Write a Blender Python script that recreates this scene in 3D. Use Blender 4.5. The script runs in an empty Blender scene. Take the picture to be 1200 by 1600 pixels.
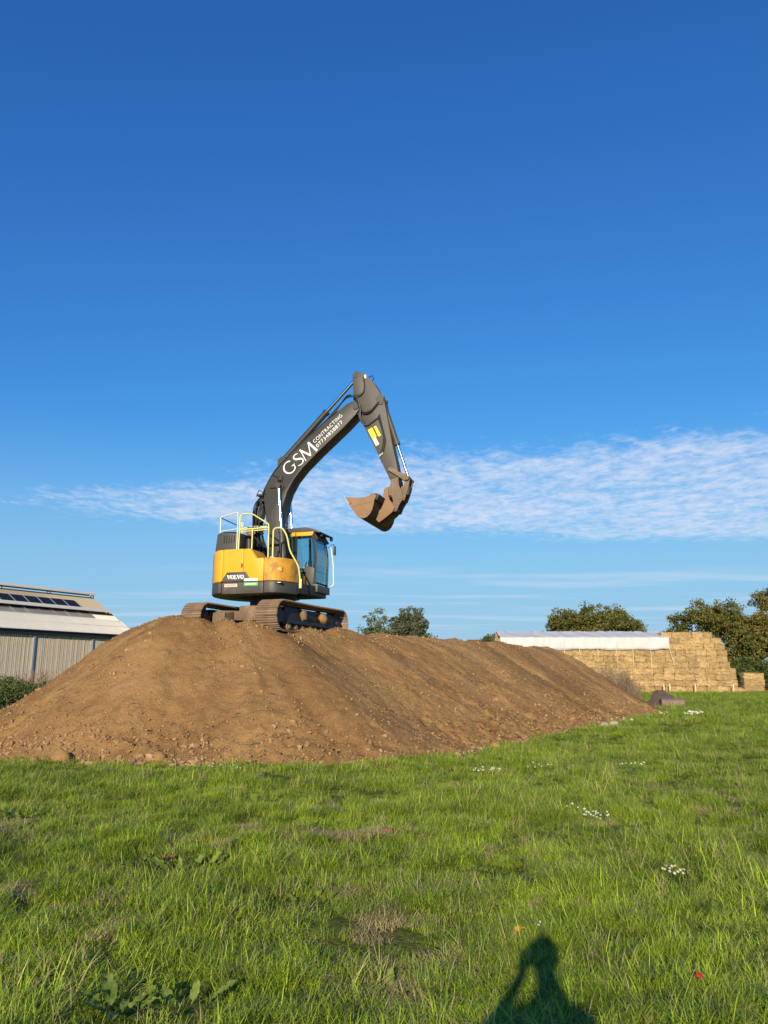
import bpy, bmesh, math, random
import numpy as np
from mathutils import Matrix, Vector, Euler

random.seed(7); rng = np.random.default_rng(11)
R = math.radians
scene = bpy.context.scene
COL = scene.collection

# ------------------------------------------------------------------ camera
CAM_H = 1.65
PITCH = math.atan(258 / 1200)
cam_data = bpy.data.cameras.new("camera")
cam = bpy.data.objects.new("camera", cam_data)
COL.objects.link(cam)
cam.location = (0, 0, CAM_H)
cam.rotation_euler = (math.pi / 2 + PITCH, 0, 0)
cam_data.sensor_width = 36
cam_data.lens = 27
cam_data.clip_start = 0.05
cam_data.clip_end = 6000
scene.camera = cam
scene.render.resolution_x, scene.render.resolution_y = 768, 1024

# ------------------------------------------------------------------ sky and sun
SUN_EL, SUN_AZ = R(17.0), R(10.0)          # light travels forward (+Y) and this far to the right
LIGHT = Vector((math.sin(SUN_AZ) * math.cos(SUN_EL), math.cos(SUN_AZ) * math.cos(SUN_EL), -math.sin(SUN_EL)))
sun_data = bpy.data.lights.new("sun", 'SUN')
sun_data.energy = 5.0
sun_data.angle = R(0.53)
sun_data.color = (1.0, 0.86, 0.64)
sun = bpy.data.objects.new("sun", sun_data)
COL.objects.link(sun)
sun.rotation_euler = LIGHT.to_track_quat('-Z', 'Y').to_euler()
sun.location = (-10, -40, 20)

scene.view_settings.view_transform = 'Standard'
scene.view_settings.look = 'None'
scene.view_settings.gamma = 1
scene.view_settings.exposure = 0.25
scene.view_settings.use_curve_mapping = False


class NT:
    """small helper for node trees"""
    def __init__(self, tree):
        self.t = tree; self.n = tree.nodes; self.l = tree.links
    def new(self, kind, **kw):
        nd = self.n.new(kind)
        for k, v in kw.items():
            setattr(nd, k, v)
        return nd
    def link(self, a, b):
        self.l.new(a, b)
    def _set(self, sock, v):
        if isinstance(v, bpy.types.NodeSocket): self.link(v, sock)
        elif v is not None: sock.default_value = v
    def math(self, op, a, b=None, c=None, clamp=False):
        nd = self.new('ShaderNodeMath', operation=op, use_clamp=clamp)
        for i, v in enumerate((a, b, c)):
            self._set(nd.inputs[i], v)
        return nd.outputs[0]
    def mix(self, fac, a, b, blend='MIX'):
        nd = self.new('ShaderNodeMix', data_type='RGBA', blend_type=blend)
        self._set(nd.inputs[0], fac)
        self._set(nd.inputs[6], a if isinstance(a, bpy.types.NodeSocket) else (tuple(a) + (1,))[:4])
        self._set(nd.inputs[7], b if isinstance(b, bpy.types.NodeSocket) else (tuple(b) + (1,))[:4])
        return nd.outputs[2]
    def noise(self, vec, scale, detail=4, rough=0.55, dist=0.0):
        nd = self.new('ShaderNodeTexNoise')
        if vec is not None: self.link(vec, nd.inputs['Vector'])
        nd.inputs['Scale'].default_value = scale
        nd.inputs['Detail'].default_value = detail
        nd.inputs['Roughness'].default_value = rough
        nd.inputs['Distortion'].default_value = dist
        return nd.outputs['Fac']
    def ramp(self, fac, a, b, lo=0.0, hi=1.0, smooth=True):
        nd = self.new('ShaderNodeMapRange')
        nd.interpolation_type = 'SMOOTHSTEP' if smooth else 'LINEAR'
        self.link(fac, nd.inputs[0])
        nd.inputs[1].default_value = a; nd.inputs[2].default_value = b
        nd.inputs[3].default_value = lo; nd.inputs[4].default_value = hi
        return nd.outputs[0]
    def mapping(self, vec, scale=(1, 1, 1), rot=(0, 0, 0), loc=(0, 0, 0)):
        nd = self.new('ShaderNodeMapping')
        self.link(vec, nd.inputs[0])
        nd.inputs['Location'].default_value = loc
        nd.inputs['Rotation'].default_value = rot
        nd.inputs['Scale'].default_value = scale
        return nd.outputs[0]


world = bpy.data.worlds.new("World")
scene.world = world
world.use_nodes = True
w = NT(world.node_tree)
w.n.clear()
sky = w.new('ShaderNodeTexSky', sky_type='NISHITA', sun_disc=False)
sky.sun_elevation = SUN_EL
sky.sun_rotation = math.pi + SUN_AZ
sky.altitude = 0
sky.air_density = 1.0
sky.dust_density = 0.1
sky.ozone_density = 3.0
hs = w.new('ShaderNodeHueSaturation')
w.link(sky.outputs[0], hs.inputs['Color'])
hs.inputs['Hue'].default_value = 0.5
hs.inputs['Saturation'].default_value = 1.0
hs.inputs['Value'].default_value = 1.0
# the phone's rendering of a clear sky: blue pushed up, bright horizon rolled off
tint = w.mix(1.0, hs.outputs[0], (0.5, 1.42, 2.95), 'MULTIPLY')
den = w.new('ShaderNodeVectorMath', operation='MULTIPLY_ADD')
w.link(tint, den.inputs[0]); den.inputs[1].default_value = (0.061,) * 3; den.inputs[2].default_value = (1, 1, 1)
dv = w.new('ShaderNodeVectorMath', operation='DIVIDE')
w.link(tint, dv.inputs[0]); w.link(den.outputs[0], dv.inputs[1])
v1 = w.new('ShaderNodeVectorMath', operation='SCALE'); w.link(dv.outputs[0], v1.inputs[0]); v1.inputs['Scale'].default_value = 0.1
gm = w.new('ShaderNodeGamma'); w.link(v1.outputs[0], gm.inputs[0]); gm.inputs[1].default_value = 1.2
v2 = w.new('ShaderNodeVectorMath', operation='MULTIPLY'); w.link(gm.outputs[0], v2.inputs[0]); v2.inputs[1].default_value = (13.9, 10.7, 9.3)
tc = w.new('ShaderNodeTexCoord')
sep = w.new('ShaderNodeSeparateXYZ')
w.link(tc.outputs['Generated'], sep.inputs[0])
zc = w.math('MAXIMUM', sep.outputs[2], 0.03)
px = w.math('DIVIDE', sep.outputs[0], zc)
py = w.math('DIVIDE', sep.outputs[1], zc)
cmb = w.new('ShaderNodeCombineXYZ')
w.link(px, cmb.inputs[0]); w.link(py, cmb.inputs[1])
P = cmb.outputs[0]                                       # point on a flat cloud layer of height 1
warp = w.noise(P, 0.55, 3, 0.5)
warpy = w.math('MULTIPLY_ADD', warp, 1.1, -0.55)
# long bank of rippled high cloud, far edge near y=5.4, near edge near y=3.3
near_edge = w.ramp(w.math('ADD', w.math('MULTIPLY_ADD', px, 0.33, py), warpy), 3.0, 3.75)
far_edge = w.ramp(w.math('ADD', w.math('MULTIPLY_ADD', px, -0.2, py), warpy), 4.9, 5.9, 1, 0)
left_edge = w.ramp(w.math('ADD', px, warpy), -2.9, -1.1)
bank = w.math('MULTIPLY', w.math('MULTIPLY', near_edge, far_edge), left_edge)
r1 = w.noise(w.mapping(P, (7.5, 6.0, 1), (0, 0, R(-14))), 1.0, 5, 0.6, 0.5)
r2 = w.noise(w.mapping(P, (17.0, 13.0, 1), (0, 0, R(-24))), 1.0, 3, 0.6, 0.6)
big = w.noise(P, 1.2, 3, 0.5)
tex = w.math('ADD', w.math('MULTIPLY', r1, 0.72), w.math('MULTIPLY', r2, 0.46))
tex = w.math('ADD', tex, w.math('MULTIPLY_ADD', big, 0.45, -0.30))
cl = w.ramp(w.math('ADD', tex, w.math('MULTIPLY_ADD', bank, 0.55, -0.55)), 0.20, 0.80)
cl = w.math('MULTIPLY', cl, 0.84)
# thin streaks low over the horizon
ls = w.noise(w.mapping(P, (0.35, 0.9, 1), (0, 0, R(4)), (3.1, 0.4, 0)), 1.0, 4, 0.5, 0.3)
low = w.math('MULTIPLY', w.ramp(ls, 0.48, 0.70), w.ramp(py, 6.2, 8.0))
cl = w.math('MAXIMUM', cl, w.math('MULTIPLY', low, 0.4))
cl = w.math('MULTIPLY', cl, w.ramp(sep.outputs[2], 0.03, 0.09))
hz = w.ramp(sep.outputs[2], 0.0, 0.34, 0.85, 0.0)
skyb = w.mix(hz, v2.outputs[0], (3.0, 4.75, 6.4))
skyc = w.mix(cl, skyb, (6.2, 6.9, 8.2))
bg = w.new('ShaderNodeBackground')
w.link(skyc, bg.inputs[0])
bg.inputs[1].default_value = 0.095
out = w.new('ShaderNodeOutputWorld')
w.link(bg.outputs[0], out.inputs[0])

# ------------------------------------------------------------------ noise for shapes
_perm = np.random.default_rng(5).permutation(512)
_perm = np.concatenate([_perm, _perm, _perm])
_grad = np.random.default_rng(6).uniform(-1, 1, 512)
def vnoise(x, y):
    x = np.asarray(x, float); y = np.asarray(y, float)
    xi = np.floor(x).astype(int); yi = np.floor(y).astype(int)
    fx = x - xi; fy = y - yi
    fx = fx * fx * fx * (fx * (fx * 6 - 15) + 10); fy = fy * fy * fy * (fy * (fy * 6 - 15) + 10)
    def h(a, b): return _grad[_perm[(_perm[a & 511] + b) & 511]]
    return (h(xi, yi) * (1 - fx) + h(xi + 1, yi) * fx) * (1 - fy) + (h(xi, yi + 1) * (1 - fx) + h(xi + 1, yi + 1) * fx) * fy
def fbm(x, y, o=4, g=0.5):
    s = 0; a = 1
    for i in range(o):
        s = s + a * vnoise(x + 17.3 * i, y - 9.1 * i); x = x * 2.03; y = y * 2.03; a *= g
    return s

# ------------------------------------------------------------------ mesh helpers
class MB:
    def __init__(self): self.v = []; self.f = []
    def add(self, vs, fs):
        o = len(self.v); self.v += [tuple(p) for p in vs]; self.f += [tuple(i + o for i in f) for f in fs]; return self
    def box(self, x0, x1, y0, y1, z0, z1, M=None):
        vs = [(x, y, z) for z in (z0, z1) for y in (y0, y1) for x in (x0, x1)]
        if M is not None: vs = [M @ Vector(p) for p in vs]
        return self.add(vs, [(0, 2, 3, 1), (4, 5, 7, 6), (0, 1, 5, 4), (2, 6, 7, 3), (0, 4, 6, 2), (1, 3, 7, 5)])
    def prism_y(self, pts, y0, y1):
        """outline in (x,z) pushed along y"""
        n = len(pts)
        vs = [(x, y0, z) for x, z in pts] + [(x, y1, z) for x, z in pts]
        fs = [tuple(range(n)), tuple(range(2 * n - 1, n - 1, -1))]
        fs += [(i, n + i, n + (i + 1) % n, (i + 1) % n) for i in range(n)]
        return self.add(vs, fs)
    def prism_z(self, pts, z0, z1):
        n = len(pts)
        vs = [(x, y, z0) for x, y in pts] + [(x, y, z1) for x, y in pts]
        fs = [tuple(range(n - 1, -1, -1)), tuple(range(n, 2 * n))]
        fs += [(i, (i + 1) % n, n + (i + 1) % n, n + i) for i in range(n)]
        return self.add(vs, fs)
    def tube(self, path, r, n=8, cap=True):
        path = [Vector(p) for p in path]; k = len(path)
        rs = r if isinstance(r, (list, tuple)) else [r] * k
        vs = []; up = None
        for i, p in enumerate(path):
            t = (path[min(i + 1, k - 1)] - path[max(i - 1, 0)])
            t = t.normalized() if t.length > 1e-9 else Vector((0, 0, 1))
            if up is None:
                up = Vector((0, 0, 1)) if abs(t.z) < 0.9 else Vector((1, 0, 0))
            a = t.cross(up)
            if a.length < 1e-6: a = t.cross(Vector((0, 1, 0.3)))
            a.normalize(); b = a.cross(t).normalized(); up = b
            for j in range(n):
                th = 2 * math.pi * j / n
                vs.append(p + (a * math.cos(th) + b * math.sin(th)) * rs[i])
        fs = []
        for i in range(k - 1):
            for j in range(n):
                fs.append((i * n + j, i * n + (j + 1) % n, (i + 1) * n + (j + 1) % n, (i + 1) * n + j))
        if cap:
            fs.append(tuple(range(n - 1, -1, -1))); fs.append(tuple((k - 1) * n + j for j in range(n)))
        return self.add(vs, fs)
    def cyl(self, a, b, r, n=16): return self.tube([a, b], r, n)
    def ball(self, c, r, nu=10, nv=7, s=(1, 1, 1), jit=0, seed=0):
        rr = random.Random(seed); vs = []; c = Vector(c)
        for i in range(nv + 1):
            ph = math.pi * i / nv
            for j in range(nu):
                th = 2 * math.pi * j / nu
                q = r * (1 + jit * rr.uniform(-1, 1))
                vs.append(c + Vector((math.sin(ph) * math.cos(th) * s[0], math.sin(ph) * math.sin(th) * s[1], math.cos(ph) * s[2])) * q)
        fs = [(i * nu + j, (i + 1) * nu + j, (i + 1) * nu + (j + 1) % nu, i * nu + (j + 1) % nu) for i in range(nv) for j in range(nu)]
        return self.add(vs, fs)

def smooth_path(pts, n=6):
    """Catmull-Rom through points"""
    P_ = [Vector(p) for p in pts]; out_ = []
    for i in range(len(P_) - 1):
        p0 = P_[max(i - 1, 0)]; p1 = P_[i]; p2 = P_[i + 1]; p3 = P_[min(i + 2, len(P_) - 1)]
        for k in range(n):
            t = k / n
            out_.append(0.5 * ((2 * p1) + (p2 - p0) * t + (2 * p0 - 5 * p1 + 4 * p2 - p3) * t * t + (3 * p1 - p0 - 3 * p2 + p3) * t ** 3))
    out_.append(P_[-1]); return out_

def tag(o, label=None, cat=None, group=None, kind=None):
    if label: o["label"] = label
    if cat: o["category"] = cat
    if group: o["group"] = group
    if kind: o["kind"] = kind
    return o

def make_mesh(name, mb, mat=None, M=None, bevel=0, seg=2, smooth=None):
    me = bpy.data.meshes.new(name)
    vs = [tuple(M @ Vector(p)) for p in mb.v] if M is not None else mb.v
    me.from_pydata(vs, [], mb.f)
    bm = bmesh.new(); bm.from_mesh(me)
    bmesh.ops.remove_doubles(bm, verts=bm.verts, dist=1e-5)
    bmesh.ops.recalc_face_normals(bm, faces=bm.faces)
    if bevel:
        es = [e for e in bm.edges if len(e.link_faces) == 2 and e.calc_face_angle(0) > R(25)]
        bmesh.ops.bevel(bm, geom=es, offset=bevel, segments=seg, affect='EDGES', clamp_overlap=True, profile=0.6)
    bm.to_mesh(me); bm.free()
    if mat: me.materials.append(mat)
    if smooth is not None:
        me.polygons.foreach_set('use_smooth', [True] * len(me.polygons))
        me.set_sharp_from_angle(angle=R(smooth))
    return me

def link(name, me, parent=None):
    o = bpy.data.objects.new(name, me); COL.objects.link(o)
    if parent is not None: o.parent = parent
    return o

def obj(name, mb, mat, parent=None, M=None, bevel=0, seg=2, smooth=35):
    return link(name, make_mesh(name, mb, mat, M, bevel, seg, smooth), parent)

def empty(name, loc=(0, 0, 0), rz=0):
    o = bpy.data.objects.new(name, None); COL.objects.link(o)
    o.location = loc; o.rotation_euler = (0, 0, rz); o.empty_display_size = 0.3
    return o

def np_mesh(name, V, F, mat=None, smooth=False):
    """big mesh from arrays; F is (n,3) or (n,4)"""
    me = bpy.data.meshes.new(name)
    V = np.asarray(V, np.float32); F = np.asarray(F, np.int32)
    n, k = F.shape
    me.vertices.add(len(V)); me.vertices.foreach_set('co', V.ravel())
    me.loops.add(n * k); me.loops.foreach_set('vertex_index', F.ravel())
    me.polygons.add(n)
    me.polygons.foreach_set('loop_start', np.arange(n, dtype=np.int32) * k)
    me.polygons.foreach_set('loop_total', np.full(n, k, np.int32))
    me.polygons.foreach_set('use_smooth', np.full(n, smooth))
    me.update(calc_edges=True)
    if mat: me.materials.append(mat)
    return me
def np_attr(me, name, arr):
    a = me.attributes.new(name, 'FLOAT', 'POINT'); a.data.foreach_set('value', np.asarray(arr, np.float32))

# ------------------------------------------------------------------ materials
def new_mat(name):
    m = bpy.data.materials.new(name); m.use_nodes = True
    t = NT(m.node_tree); b = m.node_tree.nodes['Principled BSDF']
    return m, t, b
def coords(t, kind='Object'): return t.new('ShaderNodeTexCoord').outputs[kind]
def bump(t, b, height, strength, dist=0.02):
    nd = t.new('ShaderNodeBump'); nd.inputs['Strength'].default_value = strength; nd.inputs['Distance'].default_value = dist
    t.link(height, nd.inputs['Height']); t.link(nd.outputs[0], b.inputs['Normal'])
def worn(name, col, dirt=(0.23, 0.14, 0.075), amount=0.35, scale=2.2, rough=0.45, metal=0.0, fine=22):
    """painted metal with dust and mud on it"""
    m, t, b = new_mat(name)
    c = coords(t)
    n1 = t.noise(c, scale, 6, 0.65); n2 = t.noise(c, fine, 4, 0.7)
    f = t.math('ADD', t.math('MULTIPLY', n1, 0.7), t.math('MULTIPLY', n2, 0.3))
    f = t.ramp(f, 0.64 - amount * 0.32, 0.78 - amount * 0.12)
    tint = t.mix(t.noise(c, scale * 0.6, 3), tuple(x * 0.86 for x in col), tuple(min(1, x * 1.1) for x in col))
    t.link(t.mix(f, tint, dirt), b.inputs['Base Color'])
    t.link(t.ramp(f, 0, 1, rough, 0.9), b.inputs['Roughness'])
    b.inputs['Metallic'].default_value = metal
    bump(t, b, f, 0.35, 0.006)
    return m
def plain(name, col, rough=0.6, metal=0.0, var=0.12, scale=6):
    m, t, b = new_mat(name)
    n = t.noise(coords(t), scale, 5, 0.6)
    t.link(t.mix(n, tuple(x * (1 - var) for x in col), tuple(min(1, x * (1 + var)) for x in col)), b.inputs['Base Color'])
    b.inputs['Roughness'].default_value = rough; b.inputs['Metallic'].default_value = metal
    return m
def leafy(name, c1, c2, scale=0.4, trans=0.35, attr=None, rough=0.55):
    m = bpy.data.materials.new(name); m.use_nodes = True
    t = NT(m.node_tree); t.n.clear()
    geo = t.new('ShaderNodeNewGeometry')
    n = t.noise(geo.outputs['Position'], scale, 4, 0.6)
    n = t.ramp(n, 0.32, 0.68)
    if attr:
        a = t.new('ShaderNodeAttribute'); a.attribute_name = attr
        n = t.math('MULTIPLY_ADD', n, 0.45, t.math('MULTIPLY', a.outputs['Fac'], 0.55))
    c = t.mix(n, c1, c2)
    p = t.new('ShaderNodeBsdfPrincipled'); t.link(c, p.inputs['Base Color']); p.inputs['Roughness'].default_value = rough
    p.inputs['Specular IOR Level'].default_value = 0.3
    tr = t.new('ShaderNodeBsdfTranslucent'); t.link(c, tr.inputs[0])
    mx = t.new('ShaderNodeMixShader'); mx.inputs[0].default_value = trans
    t.link(p.outputs[0], mx.inputs[1]); t.link(tr.outputs[0], mx.inputs[2])
    o = t.new('ShaderNodeOutputMaterial'); t.link(mx.outputs[0], o.inputs[0])
    return m

M = {}
M['yellow'] = worn('yellow_paint', (0.80, 0.385, 0.012), (0.36, 0.20, 0.065), 0.24, 1.7, 0.42)
M['yellow_dirty'] = worn('muddy_yellow_paint', (0.78, 0.375, 0.016), (0.30, 0.165, 0.07), 0.85, 2.8, 0.5)
M['grey'] = worn('charcoal_paint', (0.058, 0.055, 0.048), (0.16, 0.12, 0.085), 0.4, 1.5, 0.5)
M['boom'] = worn('boom_paint', (0.042, 0.038, 0.032), (0.10, 0.078, 0.056), 0.32, 1.1, 0.5)
M['stick'] = worn('stick_paint', (0.064, 0.056, 0.045), (0.17, 0.12, 0.08), 0.45, 1.0, 0.55)
M['dark'] = worn('black_frame', (0.016, 0.016, 0.017), (0.09, 0.065, 0.045), 0.3, 2.5, 0.6)
M['rust'] = worn('muddy_steel', (0.17, 0.115, 0.075), (0.30, 0.20, 0.12), 0.6, 3.0, 0.75)
M['bucket'] = worn('rusty_bucket_steel', (0.26, 0.145, 0.075), (0.32, 0.22, 0.13), 0.55, 2.2, 0.75)
M['bucket_shade'] = worn('shaded_bucket_steel', (0.035, 0.028, 0.024), (0.12, 0.08, 0.055), 0.4, 3.0, 0.7)  # bucket steel darkened: the shade on the shell back is in the colour
M['shoe'] = worn('soil_caked_steel', (0.20, 0.135, 0.085), (0.30, 0.195, 0.115), 0.6, 3.0, 0.85)
M['chrome'] = plain('chromed_rod', (0.78, 0.80, 0.82), 0.14, 1.0, 0.03)
M['rail'] = worn('pale_yellow_rail_paint', (0.66, 0.64, 0.22), (0.5, 0.42, 0.25), 0.15, 5.0, 0.45)
M['railw'] = plain('pale_rail_paint', (0.62, 0.67, 0.55), 0.4)
M['rubber'] = plain('black_rubber', (0.012, 0.012, 0.012), 0.5)
M['white'] = plain('white_print', (0.85, 0.85, 0.82), 0.5, 0, 0.03)
M['pink'] = plain('faded_red_white_sticker', (0.80, 0.56, 0.50), 0.5, 0, 0.15, 30)
M['redprint'] = plain('faded_red_print', (0.55, 0.12, 0.10), 0.5)
M['green'] = plain('green_sticker', (0.12, 0.42, 0.13), 0.5)
M['sticker'] = plain('yellow_sticker', (0.85, 0.66, 0.02), 0.5)
M['cream'] = plain('cream_sticker', (0.75, 0.70, 0.48), 0.5)
M['seat'] = plain('seat_fabric', (0.03, 0.03, 0.032), 0.9)
M['brown'] = plain('brown_mirror_back', (0.22, 0.11, 0.07), 0.6)
def glass_mat(name, tint, mixf):
    m = bpy.data.materials.new(name); m.use_nodes = True
    t = NT(m.node_tree); t.n.clear()
    tr = t.new('ShaderNodeBsdfTransparent'); tr.inputs[0].default_value = tint + (1,)
    gl = t.new('ShaderNodeBsdfGlossy'); gl.inputs['Roughness'].default_value = 0.02
    lw = t.new('ShaderNodeLayerWeight'); lw.inputs[0].default_value = 0.25
    mx = t.new('ShaderNodeMixShader')
    t.link(t.math('MULTIPLY_ADD', lw.outputs[0], 0.5, mixf, True), mx.inputs[0])
    t.link(tr.outputs[0], mx.inputs[1]); t.link(gl.outputs[0], mx.inputs[2])
    o = t.new('ShaderNodeOutputMaterial'); t.link(mx.outputs[0], o.inputs[0])
    return m
M['glass'] = glass_mat('tinted_cab_glass', (0.62, 0.78, 0.80), 0.05)
M['panel'] = plain('solar_cell_glass', (0.014, 0.015, 0.022), 0.42, 0, 0.2)
_pb = M['panel'].node_tree.nodes['Principled BSDF']; _pb.inputs['Specular IOR Level'].default_value = 0.15
M['galv'] = plain('galvanised_steel', (0.42, 0.44, 0.46), 0.5, 0.3)
M['grey_blue'] = plain('blue_grey_post', (0.28, 0.33, 0.38), 0.6)

def soil_mat():
    m, t, b = new_mat('bare_soil')
    c = coords(t)
    st = t.new('ShaderNodeAttribute'); st.attribute_name = 'streak'
    n1 = t.noise(c, 0.5, 5, 0.6); n2 = t.noise(c, 5, 6, 0.7); n3 = t.noise(c, 24, 5, 0.75)
    c1 = t.mix(t.ramp(n1, 0.35, 0.66), (0.305, 0.166, 0.060), (0.405, 0.235, 0.090))
    c2 = t.mix(t.ramp(n2, 0.50, 0.74), c1, (0.41, 0.242, 0.102))
    c2 = t.mix(t.ramp(st.outputs['Fac'], 0.02, 0.30, 0.4, 0), c2, (0.43, 0.258, 0.108))
    c3 = t.mix(t.ramp(st.outputs['Fac'], 0.45, 0.9, 0, 0.55), c2, (0.185, 0.098, 0.044))
    c4 = t.mix(t.ramp(n3, 0.58, 0.68, 0, 0.85), c3, (0.56, 0.38, 0.21))
    c5 = t.mix(t.ramp(n3, 0.33, 0.42, 0.75, 0), c4, (0.13, 0.07, 0.030))  # shade of small holes painted in as dark specks on the bump lows
    t.link(c5, b.inputs['Base Color']); b.inputs['Roughness'].default_value = 0.95
    b.inputs['Specular IOR Level'].default_value = 0.15
    bump(t, b, t.math('ADD', t.math('MULTIPLY', n3, 0.6), n2), 1.0, 0.07)
    return m
M['soil'] = soil_mat()
def clod_mat():
    m, t, b = new_mat('soil_clod')
    a = t.new('ShaderNodeAttribute'); a.attribute_name = 'tone'
    n = t.noise(coords(t), 30, 4, 0.7)
    c = t.mix(a.outputs['Fac'], (0.19, 0.10, 0.04), (0.45, 0.28, 0.13))
    c = t.mix(t.ramp(n, 0.4, 0.7), c, (0.30, 0.185, 0.10))
    t.link(c, b.inputs['Base Color']); b.inputs['Roughness'].default_value = 0.95
    bump(t, b, n, 0.6, 0.02)
    return m
M['clod'] = clod_mat()
M['stone'] = plain('pale_stone', (0.40, 0.31, 0.21), 0.9, 0, 0.3, 8)

# ------------------------------------------------------------------ terrain functions
P0 = np.array([-4.75, 22.5]); P1 = np.array([8.3, 41.4])
AX = (P1 - P0) / np.linalg.norm(P1 - P0); AL = float(np.linalg.norm(P1 - P0)); AN = np.array([AX[1], -AX[0]])
def heap_raw(x, y):
    """smooth soil heap; returns height, distance past the crest, contour coordinate, position along the ridge"""
    rx = x - P0[0]; ry = y - P0[1]
    a = rx * AX[0] + ry * AX[1]; t = np.clip(a / AL, 0, 1)
    qx = rx - t * AL * AX[0]; qy = ry - t * AL * AX[1]
    d = np.hypot(qx, qy)
    rad = 2.15 - 1.6 * t
    side = rx * AN[0] + ry * AN[1]
    ang = np.arctan2(side, np.where(a < 0, a, np.where(a > AL, a - AL, 0)))
    s = t * AL * 1.0 + np.where(a < 0, -(np.abs(ang) - math.pi / 2) * 4.5, 0) + np.where(a > AL, (math.pi / 2 - np.abs(ang)) * 3.5, 0)
    s = s + np.where(side < 0, 60, 0)
    slope = 0.575 + 0.03 * t + 0.11 * np.clip(-a / np.maximum(d, .1), 0, 1)
    e = d - rad
    # soft shoulder
    k = 0.22
    drop = slope * k * np.log1p(np.exp(np.clip(e / k, -30, 30)))
    h = 3.03 + 0.06 * np.exp(-((a + 2.1) / 1.3) ** 2) + 0.10 * np.clip((a - 5) / 8, 0, 1) - drop
    h = h + 0.07 * np.exp(-(((x + 3.1) / .9) ** 2 + ((y - 20.35) / .6) ** 2)) + 0.20 * np.exp(-(((x + 6.2) / 1.1) ** 2 + ((y - 21.8) / 1.2) ** 2)) - 0.30 * np.exp(-(((x + 8.9) / 1.4) ** 2 + ((y - 21.8) / 3.2) ** 2)) - 0.06 * np.exp(-(((x + 3.6) / 1.6) ** 2 + ((y - 22.9) / 1.8) ** 2))
    # softer toe
    h = np.where(h < 0.35, 0.35 + (h - 0.35) * 0.8, h)
    return h, e, s, t
def heap_h(x, y):
    h, e, s, t = heap_raw(x, y)
    m = np.clip(e / 1.2, 0, 1) * np.clip((h + 0.3) / 0.9, 0, 1)
    run = np.clip(e, 0, 8)
    s2 = s + 0.35 * vnoise(x * 0.5, y * 0.5)
    st = 0.17 * vnoise(s2 * 0.42 + 3.3, run * 0.10) + 0.10 * vnoise(s2 * 1.1, run * 0.16 + 5) + 0.045 * vnoise(s2 * 3.1, run * 0.28)
    ro = 0.07 * fbm(x * 0.55, y * 0.55, 3) + 0.028 * fbm(x * 2.6, y * 2.6, 4, 0.6)
    fine = 0.034 * fbm(x * 7.0, y * 7.0, 3, 0.7) * (0.6 + 1.4 * np.clip(1.3 - h, 0, 1)) * (0.55 + 0.9 * np.clip(vnoise(x * 0.6, y * 0.6) + .3, 0, 1))
    lump = np.clip(vnoise(s2 * .55 + 2, run * .35 + 7) + .25, 0, 1) * m
    fine = fine + 0.035 * lump * (0.5 - np.abs(fbm(x * 4.2, y * 4.2, 3, .6)))
    # rutted, pushed-up crest edge
    edge = 0.10 * np.exp(-((e + 0.1) / 0.45) ** 2) * (vnoise(s * 1.3, 2.2) + 0.35)
    streak = 0.5 + 0.5 * (vnoise(s2 * 0.75 + 8, run * 0.07) * 0.75 + vnoise(s2 * 2.4, run * 0.12) * 0.45)
    streak = np.clip(streak * (0.8 + t * 0.35) + 0.16 * vnoise(x * .35, y * .35) + 0.10 * fbm(x * 1.7, y * 1.7, 3), 0, 1)
    return h + st * m + ro + fine + edge, streak
def ground_z(x, y):
    d = np.hypot(x, y)
    f = np.clip(1.2 - d / 70, 0, 1)
    return f * (0.045 * fbm(x * 0.5, y * 0.5, 3) + 0.030 * np.clip(fbm(x * 1.9, y * 1.9, 2), -.4, 2)) - 0.03

# ------------------------------------------------------------------ field
def axis(lo, hi):
    fine_ = np.arange(lo, hi, 0.28)
    outp = hi * np.geomspace(1, 3200 / hi, 46)[1:]; outn = lo - (np.geomspace(1, 3200 / 30, 46)[1:] - 1) * 30
    return np.concatenate([outn[::-1], fine_, [hi], outp])
gx = axis(-26, 26); gy = axis(-6, 52)
X, Y = np.meshgrid(gx, gy); Z = ground_z(X, Y)
nx, ny = len(gx), len(gy)
idx = np.arange(nx * ny).reshape(ny, nx)
F = np.stack([idx[:-1, :-1], idx[:-1, 1:], idx[1:, 1:], idx[1:, :-1]], -1).reshape(-1, 4)
m, t, b = new_mat('field_turf')
geo = t.new('ShaderNodeNewGeometry').outputs['Position']
at = t.new('ShaderNodeAttribute'); at.attribute_name = 'bare'
n1 = t.noise(geo, 0.35, 5, 0.6); n2 = t.noise(geo, 3.5, 6, 0.65); n3 = t.noise(geo, 26, 4, 0.7)
g1 = t.mix(t.ramp(n1, 0.3, 0.7), (0.08, 0.12, 0.016), (0.15, 0.17, 0.03))
g2 = t.mix(t.ramp(n2, 0.55, 0.8), g1, (0.22, 0.18, 0.07))
g3 = t.mix(t.ramp(n3, 0.35, 0.55, 0.75, 0), g2, (0.018, 0.030, 0.006))  # near-black flecks: shade of the gaps between blades put into the turf colour
bm_ = t.math('ADD', at.outputs['Fac'], t.math('MULTIPLY_ADD', n2, 0.7, -0.35))
g4 = t.mix(t.ramp(bm_, 0.42, 0.62), g3, (0.27, 0.175, 0.095))
t.link(g4, b.inputs['Base Color']); b.inputs['Roughness'].default_value = 0.95
b.inputs['Specular IOR Level'].default_value = 0.1
bump(t, b, t.math('ADD', n3, n2), 0.8, 0.05)
M['turf'] = m
me = np_mesh('field', np.stack([X, Y, Z], -1).reshape(-1, 3), F, M['turf'], True)
hr = heap_raw(X, Y)[0]
bare = np.clip(1 + hr / 0.28, 0, 1)
bare = np.maximum(bare, 0.9 * np.exp(-(((X + 0.75) / 0.75) ** 2 + ((Y - 9.0 - 0.1 * X) / 0.40) ** 2)))
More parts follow.
